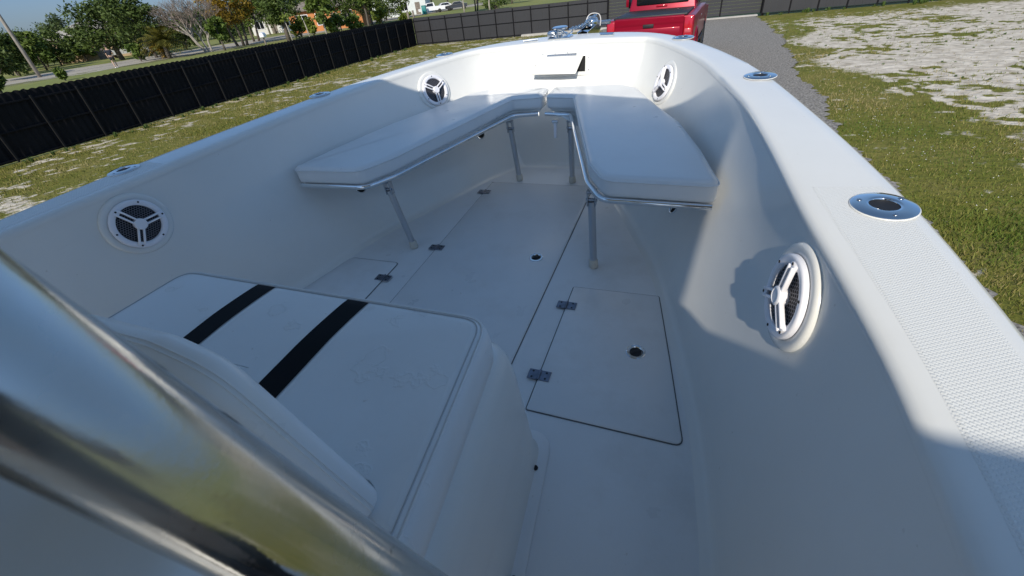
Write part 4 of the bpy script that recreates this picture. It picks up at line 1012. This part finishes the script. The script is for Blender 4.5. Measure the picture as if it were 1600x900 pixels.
def bare_tree(px, dist, ytop, wpx, label):
    base = ground_at(px, dist); Ht = height_to(base, ytop); wd = wpx * dist * 800 / (640000 + (px - 800) ** 2) / 2; t = empty('bare_tree', base); tag(t, label, 'tree', 'trees beyond the fence'); rr = random.Random(5)
    trunk = MB(); tw = MB()
    def grow(p, d, l, r, lev):
        q = p + d * l; (trunk if lev < 2 else tw).tube([p, p.lerp(q, .5) + Vector((rr.gauss(0, .04), rr.gauss(0, .04), 0)) * l, q], [r, r * .8, r * .62], 6 if lev < 2 else 4, False)
        if lev == 5: return
        for k in range(4 if lev == 0 else (3 if lev < 4 else 3)):
            e = Vector((rr.gauss(0, 1), rr.gauss(0, 1), rr.gauss(.35, .6))).normalized(); grow(q - d * l * rr.uniform(0, .35), (d * .9 + e * .75).normalized(), l * rr.uniform(.62, .8), r * .6, lev + 1)
    for k in range(4):
        a = rr.uniform(0, 6.28); grow(Vector((math.cos(a) * .25, math.sin(a) * .25, -.1)), Vector((math.cos(a) * .35 - .25, math.sin(a) * .35, 1)).normalized(), Ht * .34, .13, 0)
    trunk.build('trunk', bark_pale, t, True); o = tw.build('twigs', mat('dry_twigs', (.21, .17, .145), .9, var=.25, vscale=3), t)
    return t
bare_tree(328, 62, -22, 95, 'leafless grey brown tree with fine twigs and several pale stems')
tree(292, 80, 20, 50, 'dark tree behind the leafless one', lf_dark, low=.15)
tree(345, 84, 6, 60, 'dark green tree between the leafless and the golden tree', lf_dark, low=.2)
tree(380, 66, -22, 85, 'golden leaved tree turning yellow', lf_yel, low=.38, stems=3, nclump=36, lsize=.15)
tree(398, 74, -16, 60, 'green tree growing into the golden one', lf_mid, low=.3, stems=2)
tree(352, 60, 20, 34, 'thin green young tree before the dark trunks', lf_mid, low=.3, dens=.6)
tree(452, 62, -30, 70, 'dark broad tree in front of the white house', lf_dark, low=.3, nclump=36, trunk_r=.2)
tree(432, 96, -10, 60, 'tall dark tree behind the utility pole', lf_dark, low=.3)
tree(470, 104, -22, 80, 'dark tree rising behind the white house', lf_dark, low=.15)
tree(506, 84, -30, 62, 'dark tree with drooping crown at the corner of the orange house', lf_dark, low=.3)
tree(512, 58, -20, 52, 'slim tree with a pale trunk in front of the orange house', lf_mid, low=.3, trunk=bark_pale, dens=.9)
tree(548, 72, -30, 62, 'tall tree hiding the middle of the orange house', lf_dark, low=.25, trunk=bark_pale)
tree(582, 78, -40, 60, 'dark thicket tree right of the orange house', lf_dark, low=.1, nclump=34)
tree(578, 62, -36, 36, 'slender tree with dark trunk near the road right of the orange house', lf_mid, low=.55)
tree(604, 92, -38, 56, 'dark tree left of the white building', lf_dark, low=.05)
tree(628, 92, -40, 44, 'bright green tree against the white building', lf_mid, low=.1)
tree(676, 118, -40, 50, 'dark tree behind the parked white pickup', lf_dark, low=.3)
tree(700, 128, -44, 60, 'dark tree above the parked cars', lf_dark, low=.3)
tree(726, 76, -44, 40, 'tree with a thin pale trunk before the parked cars', lf_dark, low=.6, trunk=bark_pale)
tree(742, 82, -46, 44, 'tree with twin dark trunks right of the parked cars', lf_dark, low=.55, stems=2)
tree(766, 72, -50, 44, 'tree with a pale trunk near the end of the road', lf_mid, low=.55, trunk=bark_pale)
tree(800, 100, -55, 60, 'dark tree above the back fence', lf_dark, low=.05)
tree(560, 130, -30, 90, 'far dark tree behind the orange house', lf_dark, low=.1)
tree(530, 125, -28, 80, 'far tree over the orange roof', lf_mid, low=.1)
tree(640, 140, -30, 90, 'far dark tree behind the teal bin', lf_dark, low=.1)
tree(745, 140, -45, 90, 'far dark tree beyond the parked cars', lf_dark, low=.05)
tree(415, 130, 6, 90, 'far green tree left of the white house', lf_mid, low=.1)
for px_, d_, yt_, w_, lb_ in [(-14, 88, 58, 110, 'dark tree cut by the left edge behind the verge'), (48, 118, 56, 120, 'far dark tree behind the middle of the left belt'), (128, 122, 50, 110, 'far dark tree between the pine and the tan house'), (166, 124, 40, 100, 'far dark tree just left of the tan house roof'),
        (236, 112, 44, 90, 'far dark tree under the leaning trunk'), (276, 114, 40, 90, 'far dark tree behind the olive palm'), (335, 122, 26, 100, 'far dark tree behind the leafless tree'), (366, 116, 22, 90, 'far dark tree behind the golden tree'), (398, 118, 14, 80, 'far dark tree left of the utility pole and the mailbox'),
        (488, 128, -6, 90, 'far dark tree between the white house and the orange house'), (600, 134, -20, 80, 'far dark tree between the orange house and the white building')]:
    tree(px_, d_, yt_, w_, lb_, random.choice([lf_dark, lf_mid]), low=.02, nclump=34)
tree(14, 100, 56, 110, 'far dark tree behind the leaning pole', lf_dark, low=.03)
tree(90, 108, 52, 110, 'far dark tree behind the ragged pine', lf_dark, low=.03)
tree(310, 118, 28, 90, 'far low trees behind the grass field', lf_dark, low=.1)
tree(210, 124, 36, 90, 'far dark tree behind the white car', lf_dark, low=.1)
for a in [(8, 41, 114, 22, 'round dark bush at the left edge of the road verge', lf_dark), (103, 49, 106, 10, 'small weed bush on the road verge by the fence', lf_mid), (472, 66, 25, 26, 'lime green bush beside the white house', lf_lime), (492, 62, 27, 20, 'lime green shrub in front of the orange wall', lf_lime),
          (520, 60, 25, 24, 'light green shrub under the orange house window', lf_lime), (536, 62, 21, 26, 'dark green shrub at the corner of the orange house', lf_mid), (556, 62, 20, 22, 'round green shrub right of the orange house', lf_mid), (600, 66, 8, 30, 'yellowish shrub beside the road right of the orange house', lf_lime),
          (634, 72, 16, 18, 'lime shrub near the wooden posts by the road', lf_lime), (776, 80, -4, 44, 'dark hedge bush behind the back fence', lf_dark), (222, 62, 66, 20, 'dark green shrub next to the white car', lf_mid),
          (22, 74, 78, 50, 'dark undergrowth bush behind the leaning pole', lf_dark), (48, 80, 74, 50, 'dark undergrowth bush right of the leaning pole', lf_dark), (76, 84, 72, 46, 'dark undergrowth bush below the brighter round tree', lf_dark), (104, 88, 70, 46, 'dark undergrowth bush below the ragged pine', lf_dark),
          (130, 92, 66, 40, 'dark undergrowth bush next to the tan house wall', lf_dark), (212, 92, 62, 44, 'dark undergrowth bush under the large spreading tree', lf_dark), (288, 88, 54, 50, 'dark undergrowth bush behind the leafless tree', lf_dark), (356, 84, 44, 44, 'dark undergrowth bush behind the golden tree trunks', lf_dark)]:
    bush(*a)

# ------------------------------------------------------------------ houses beyond the road
def stucco(name, c): return mat(name, c, .9, var=.06, vscale=1.5)
shingle = mat('roof_shingle', (.22, .19, .16), .9, var=.2, vscale=2)
def house(px, dist, rz, w_, d_, h_, rh, wm_, rm_, wins, label, door=None):
    base = ground_at(px, dist); t = empty('house', base, rz); tag(t, label, 'house')
    MB().box(-w_ / 2, w_ / 2, -d_ / 2, d_ / 2, -.2, h_).build('wall', wm_, t)
    o = .55; MB().add([(-w_ / 2 - o, -d_ / 2 - o, h_ - .05), (w_ / 2 + o, -d_ / 2 - o, h_ - .05), (w_ / 2 + o, d_ / 2 + o, h_ - .05), (-w_ / 2 - o, d_ / 2 + o, h_ - .05), (-w_ / 2 + d_ * .4, 0, h_ + rh), (w_ / 2 - d_ * .4, 0, h_ + rh), 
        (-w_ / 2 - o, -d_ / 2 - o, h_ - .22), (w_ / 2 + o, -d_ / 2 - o, h_ - .22), (w_ / 2 + o, d_ / 2 + o, h_ - .22), (-w_ / 2 - o, d_ / 2 + o, h_ - .22)],
        [(0, 1, 5, 4), (1, 2, 5), (2, 3, 4, 5), (3, 0, 4), (0, 6, 7, 1), (1, 7, 8, 2), (2, 8, 9, 3), (3, 9, 6, 0), (6, 9, 8, 7)]).build('roof', rm_, t)
    for (x, z, ww, hh) in wins:
        y = -d_ / 2; f = MB()
        f.box(x - ww / 2 - .08, x + ww / 2 + .08, y - .06, y - .002, z - .08, z); f.box(x - ww / 2 - .08, x + ww / 2 + .08, y - .06, y - .002, z + hh, z + hh + .08)
        f.box(x - ww / 2 - .08, x - ww / 2, y - .06, y - .002, z, z + hh); f.box(x + ww / 2, x + ww / 2 + .08, y - .06, y - .002, z, z + hh); f.box(x - .03, x + .03, y - .05, y - .004, z, z + hh)
        fr = f.build('window', plastic, t); MB().box(x - ww / 2, x + ww / 2, y - .03, y - .003, z, z + hh).build('pane', glassd, fr)
    if door is not None: MB().box(door - .5, door + .5, -d_ / 2 - .05, -d_ / 2 - .003, 0, 2.1).build('door', wood, t)
    return t
house(172, 92, R(48), 9.5, 8, 3.0, 1.5, stucco('tan_stucco', (.45, .33, .20)), mat('pale_roof', (.40, .37, .32), .8, var=.1), [(-2.6, .9, 1.6, 1.3), (2.6, .9, 1.2, 1.3)], 'tan house with a pale hip roof, half hidden behind the big tree', 0)
house(524, 84, R(24), 10.5, 8, 2.9, 1.5, stucco('orange_stucco', (.55, .22, .08)), shingle, [(-3.4, .8, 1.6, 1.4), (-.8, .8, 1.1, 1.4), (3.2, .8, 1.5, 1.4)], 'bright orange house behind trees across the road', 1.3)
house(438, 104, R(30), 7.5, 7, 2.6, 1.4, stucco('white_stucco', (.66, .65, .62)), shingle, [(-2.2, .9, 1.2, 1.2), (2.2, .9, 1.2, 1.2)], 'low white house behind the broad dark tree', 0)
house(632, 112, R(20), 11, 9, 5.4, 1.5, stucco('pale_green_white_stucco', (.62, .66, .64)), shingle, [(-3, .9, 1.4, 1.4), (1, .9, 1.4, 1.4), (-3, 3.4, 1.4, 1.3), (1, 3.4, 1.4, 1.3)], 'tall white building at the end of the road', 3.8)

# ------------------------------------------------------------------ parked vehicles, bin, poles, mailbox
def car(px, dist, rz, m, label, kind='car'):
    base = ground_at(px, dist); t = empty('parked_car', base, rz); tag(t, label, 'car', 'vehicles parked by the far houses')
    if kind == 'pickup': low = [(-2.6, .45), (2.6, .45), (2.65, .9), (1.4, 1.05), (.9, 1.7), (-.5, 1.75), (-.7, 1.1), (-2.65, 1.1)]; gl = [(.75, 1.62), (-.35, 1.66), (-.42, 1.15), (1.15, 1.12)]
    else: low = [(-2.2, .4), (2.2, .4), (2.25, .8), (1.1, .95), (.45, 1.42), (-.9, 1.45), (-1.7, 1.0), (-2.25, .95)]; gl = [(.35, 1.36), (-.85, 1.38), (-1.35, 1.02), (.85, .98)]
    def ext(P, hw, name, mm, tuck):
        n = len(P); V = [(x, -hw + tuck * max(0, z - .9), z) for x, z in P] + [(x, hw - tuck * max(0, z - .9), z) for x, z in P]
        return build(name, V, [tuple(range(n)), tuple(range(2 * n - 1, n - 1, -1))] + [(i, i + n, (i + 1) % n + n, (i + 1) % n) for i in range(n)], mm, t)
    ext(low, .88, 'body', m, .28); ext(gl, .895, 'side_glass', glassd, .28)
    wsx = 1.0 if kind == 'pickup' else .6
    for (x) in (-1.5, 1.5):
        for y in (-.8, .8): MB().lathe([(.12, -.1), (.32, -.1), (.34, 0), (.32, .1), (.12, .1)], 14, Matrix.Translation((x, y, .34)) @ Matrix.Rotation(R(90), 4, 'X')).build('wheel', tyre, t, True)
    for y in (-.65, .65): MB().bbox(2.2 if kind != 'pickup' else 2.6, 2.27 if kind != 'pickup' else 2.67, y - .16, y + .16, .65, .82, .02, 1).build('headlight', plastic, t)
    return t
white_p = mat('white_car_paint', (.75, .75, .76), .25, coat=.8); dark_p = mat('dark_car_paint', (.03, .03, .035), .25, coat=.8)
car(206, 84, R(70), white_p, 'white car parked beside the tan house')
car(676, 102, R(205), white_p, 'white pickup parked beside the teal bin', 'pickup')
car(694, 108, R(215), white_p, 'white car parked between the white pickup and the dark car')
car(714, 104, R(200), dark_p, 'dark car parked last in the row by the far trees')
bb_ = ground_at(664, 100); bt = empty('waste_bin', bb_, .3); tag(bt, 'teal wheeled bin standing left of the white pickup', 'bin')
tl = mat('teal_plastic', (.02, .22, .22), .5)
MB().bbox(-.4, .4, -.42, .42, .05, 1.35, .05, 2).build('body', tl, bt, True); MB().bbox(-.44, .44, -.46, .46, 1.36, 1.46, .03, 1).build('lid', tl, bt, True)
for s in (-1, 1): MB().lathe([(.0, -.04), (.14, -.04), (.14, .04), (0, .04)], 12, Matrix.Translation((s * .36, .4, .14)) @ Matrix.Rotation(R(90), 4, 'Y')).build('wheel', tyre, bt)
polem = mat('grey_wood_pole', (.30, .27, .24), .85, var=.2, vscale=4, bump=.3, bscale=20)
def pole(px, py, label, h_=9.5, lean=0):
    base = gp(px, py); t = empty('utility_pole', base); tag(t, label, 'utility pole', 'utility poles along the road')
    MB().tube([(0, 0, -.3), (lean * .5, 0, h_ * .5), (lean, 0, h_)], [.15, .13, .10], 12).build('shaft', polem, t, True)
    MB().bbox(-1.1 + lean, 1.1 + lean, -.06, .06, h_ - .7, h_ - .56, .01, 1).build('crossarm', polem, t)
    for x in (-1, -.4, .4, 1): MB().lathe([(.03, 0), (.05, .05), (.05, .12), (.02, .16)], 8, Matrix.Translation((x + lean, 0, h_ - .56))).build('insulator', plastic, t)
    return base, h_
p1 = pole(63, 121, 'bare grey utility pole by the road at the left', 8.5)
p2 = pole(423, 55, 'grey utility pole behind the mailbox', 9.5)
wa = Vector((p1[0].x, p1[0].y, p1[1] - .3)); wz = Vector((p2[0].x, p2[0].y, p2[1] - .3)); wr = empty('power_line', wa); tag(wr, 'thin sagging overhead wire between the two poles', 'wire')
MB().tube([(wa.lerp(wz, i / 24) - wa - Vector((0, 0, 1.2 * 4 * (i / 24) * (1 - i / 24)))) for i in range(25)], .018, 5).build('wire', dark, wr)
mb = gp(421, 69); mt = empty('mailbox', ground_at(421, 44), .4); tag(mt, 'white mailbox on a dark post by the fence', 'mailbox')
mh = height_to(ground_at(421, 44), 58)
MB().bbox(-.05, .05, -.05, .05, -.1, mh, .01, 1).build('post', wood, mt)
bx = MB(); bx.add([(x, y, z) for y in (-.27, .27) for x, z in [(-.16, mh), (.16, mh), (.16, mh + .18), (.11, mh + .28), (0, mh + .33), (-.11, mh + .28), (-.16, mh + .18)]], [tuple(range(6, -1, -1)), tuple(range(7, 14))] + [(i, (i + 1) % 7, (i + 1) % 7 + 7, i + 7) for i in range(7)])
bx.build('box', plastic, mt); MB().bbox(-.13, .13, -.29, -.272, mh + .02, mh + .22, .004, 1).build('door', plastic, mt)
for (px, py, h_, lb) in [(28, 118, .8, 'short leaning wooden stake by the road verge at the far left'), (13, 112, .7, 'small white marker post at the far left of the road')]:
    b_ = gp(px, py); t = empty('marker_post', b_); tag(t, lb, 'post'); MB().bbox(-.08, .08, -.08, .08, -.1, h_ + .5, .015, 1).build('stake', wood if px > 20 else plastic, t)
for (px, d_, lb) in [(640, 66, 'wooden bollard post by the road, the nearer of two'), (648, 70, 'wooden bollard post by the road, the farther of two')]:
    b_ = ground_at(px, d_); t = empty('wooden_post', b_); tag(t, lb, 'post', 'wooden posts by the road'); MB().tube([(0, 0, -.1), (0, 0, 1.3)], [.14, .13], 10).build('shaft', wood, t, True)
for px, d_, lb in [(459, 56, 'thin white staked sapling trunk left of the orange house'), (486, 57, 'thin white staked sapling trunk before the orange house')]:
    b_ = ground_at(px, d_); t = empty('sapling', b_); tag(t, lb, 'sapling', 'white saplings by the road'); MB().tube([(0, 0, -.1), (-.08, 0, 1.0), (-.2, 0, 2.0)], [.08, .06, .03], 8).build('trunk', bark_pale, t, True)
    c = MB(); leaf_cloud(c, [Vector((-.2 + random.uniform(-.4, .4), random.uniform(-.4, .4), random.uniform(1.6, 2.5))) for _ in range(5)], .4, 22, .12); c.build('crown', lf_lime, t)

# ------------------------------------------------------------------ the person walking by the road
skin = mat('skin', (.50, .32, .23), .55); cloth_d = mat('navy_cloth', (.015, .02, .035), .85); hair_m = mat('brown_hair', (.04, .025, .015), .7)
def skinned(name, verts, edges, radii, m, parent, root=0, lv=1):
    me = bpy.data.meshes.new(name); me.from_pydata(verts, edges, []); me.materials.append(m); o = link(name, me, parent)
    md = o.modifiers.new('skin', 'SKIN'); md.use_smooth_shade = True
    for i, r in enumerate(radii): me.skin_vertices[0].data[i].radius = (r, r) if not isinstance(r, tuple) else r
    me.skin_vertices[0].data[root].use_root = True
    o.modifiers.new('sub', 'SUBSURF').levels = lv; o.modifiers['sub'].render_levels = lv
    return o
def person(px, dist, rz):
    base = ground_at(px, dist); t = empty('person', base, rz); tag(t, 'person in dark shirt and shorts with bare legs walking along the road', 'person')
    v = [(0, 0, .95), (0, 0, 1.15), (0, 0, 1.38), (0, .01, 1.50), (0, .02, 1.58), (0, .03, 1.68), (0, .02, 1.75),
         (.18, 0, 1.40), (.24, -.02, 1.14), (.22, .12, .92), (.22, .17, .84), (-.18, 0, 1.40), (-.24, .02, 1.14), (-.22, -.04, .90), (-.22, -.05, .82),
         (.09, 0, .90), (.10, .12, .50), (.10, .04, .10), (.10, .18, .04), (-.09, 0, .90), (-.10, -.06, .50), (-.10, -.26, .14), (-.10, -.15, .04)]
    e = [(0, 1), (1, 2), (2, 3), (3, 4), (4, 5), (5, 6), (2, 7), (7, 8), (8, 9), (9, 10), (2, 11), (11, 12), (12, 13), (13, 14), (0, 15), (15, 16), (16, 17), (17, 18), (0, 19), (19, 20), (20, 21), (21, 22)]
    r = [(.15, .10), (.13, .09), (.15, .10), .05, .065, .09, .06, .06, .045, .032, .03, .06, .045, .032, .03, .085, .06, .04, .03, .085, .06, .04, .03]
    skinned('body', v, e, r, skin, t)
    skinned('shirt', [(0, 0, .92), (0, 0, 1.15), (0, 0, 1.40), (.19, 0, 1.41), (.245, -.01, 1.2), (-.19, 0, 1.41), (-.245, .01, 1.2)], [(0, 1), (1, 2), (2, 3), (3, 4), (2, 5), (5, 6)], [(.175, .125), (.16, .115), (.165, .12), .075, .065, .075, .065], cloth_d, t)
    skinned('shorts', [(0, 0, .98), (.10, .01, .86), (.105, .09, .60), (-.10, -.01, .86), (-.105, -.05, .60)], [(0, 1), (1, 2), (0, 3), (3, 4)], [(.165, .12), .11, .10, .11, .10], cloth_d, t)
    skinned('hair', [(0, -.01, 1.74), (0, .02, 1.78), (0, -.07, 1.66)], [(0, 1), (0, 2)], [.09, .06, .06], hair_m, t)
    for s, y in ((1, .08), (-1, -.20)): MB().bbox(s * .10 - .045, s * .10 + .045, y - .12, y + .16, 0, .08, .03, 2).build('shoe', plastic, t, True)
person(183, 57, R(60))

# ------------------------------------------------------------------ whoever holds the phone stands beside the console; the polished pipe mirrors them
pht = boat_thing('person', (.93, -.46, 0)); tag(pht, 'person in dark clothes standing beside the console holding the phone', 'person')
v = [(0, 0, .92), (0, .02, 1.12), (0, .03, 1.36), (0, .05, 1.48), (0, .07, 1.56), (0, .08, 1.65), (0, .07, 1.73),
     (.19, .03, 1.38), (.25, .12, 1.12), (.10, .32, 1.13), (-.19, .03, 1.38), (-.25, .10, 1.12), (-.20, .30, 1.11),
     (.10, 0, .88), (.11, .03, .48), (.11, -.02, .08), (.12, .14, .04), (-.10, 0, .88), (-.11, .03, .48), (-.11, -.02, .08), (-.12, .14, .04)]
e = [(0, 1), (1, 2), (2, 3), (3, 4), (4, 5), (5, 6), (2, 7), (7, 8), (8, 9), (2, 10), (10, 11), (11, 12), (0, 13), (13, 14), (14, 15), (15, 16), (0, 17), (17, 18), (18, 19), (19, 20)]
r = [(.15, .10), (.14, .10), (.16, .10), .05, .065, .09, .06, .06, .045, .032, .06, .045, .032, .085, .06, .04, .03, .085, .06, .04, .03]
skinned('body', v, e, r, skin, pht)
skinned('shirt', [(0, 0, .90), (0, .02, 1.12), (0, .03, 1.37), (.20, .03, 1.39), (.255, .10, 1.16), (-.20, .03, 1.39), (-.255, .08, 1.16)], [(0, 1), (1, 2), (2, 3), (3, 4), (2, 5), (5, 6)], [(.18, .13), (.17, .12), (.175, .12), .078, .07, .078, .07], cloth_d, pht)
skinned('trousers', [(0, 0, .96), (.105, .01, .84), (.115, .03, .48), (.115, -.02, .12), (-.105, .01, .84), (-.115, .03, .48), (-.115, -.02, .12)], [(0, 1), (1, 2), (2, 3), (0, 4), (4, 5), (5, 6)], [(.17, .125), .115, .09, .075, .115, .09, .075], cloth_d, pht)
skinned('hair', [(0, .05, 1.72), (0, .08, 1.76), (0, -.01, 1.64)], [(0, 1), (0, 2)], [.09, .06, .06], hair_m, pht)
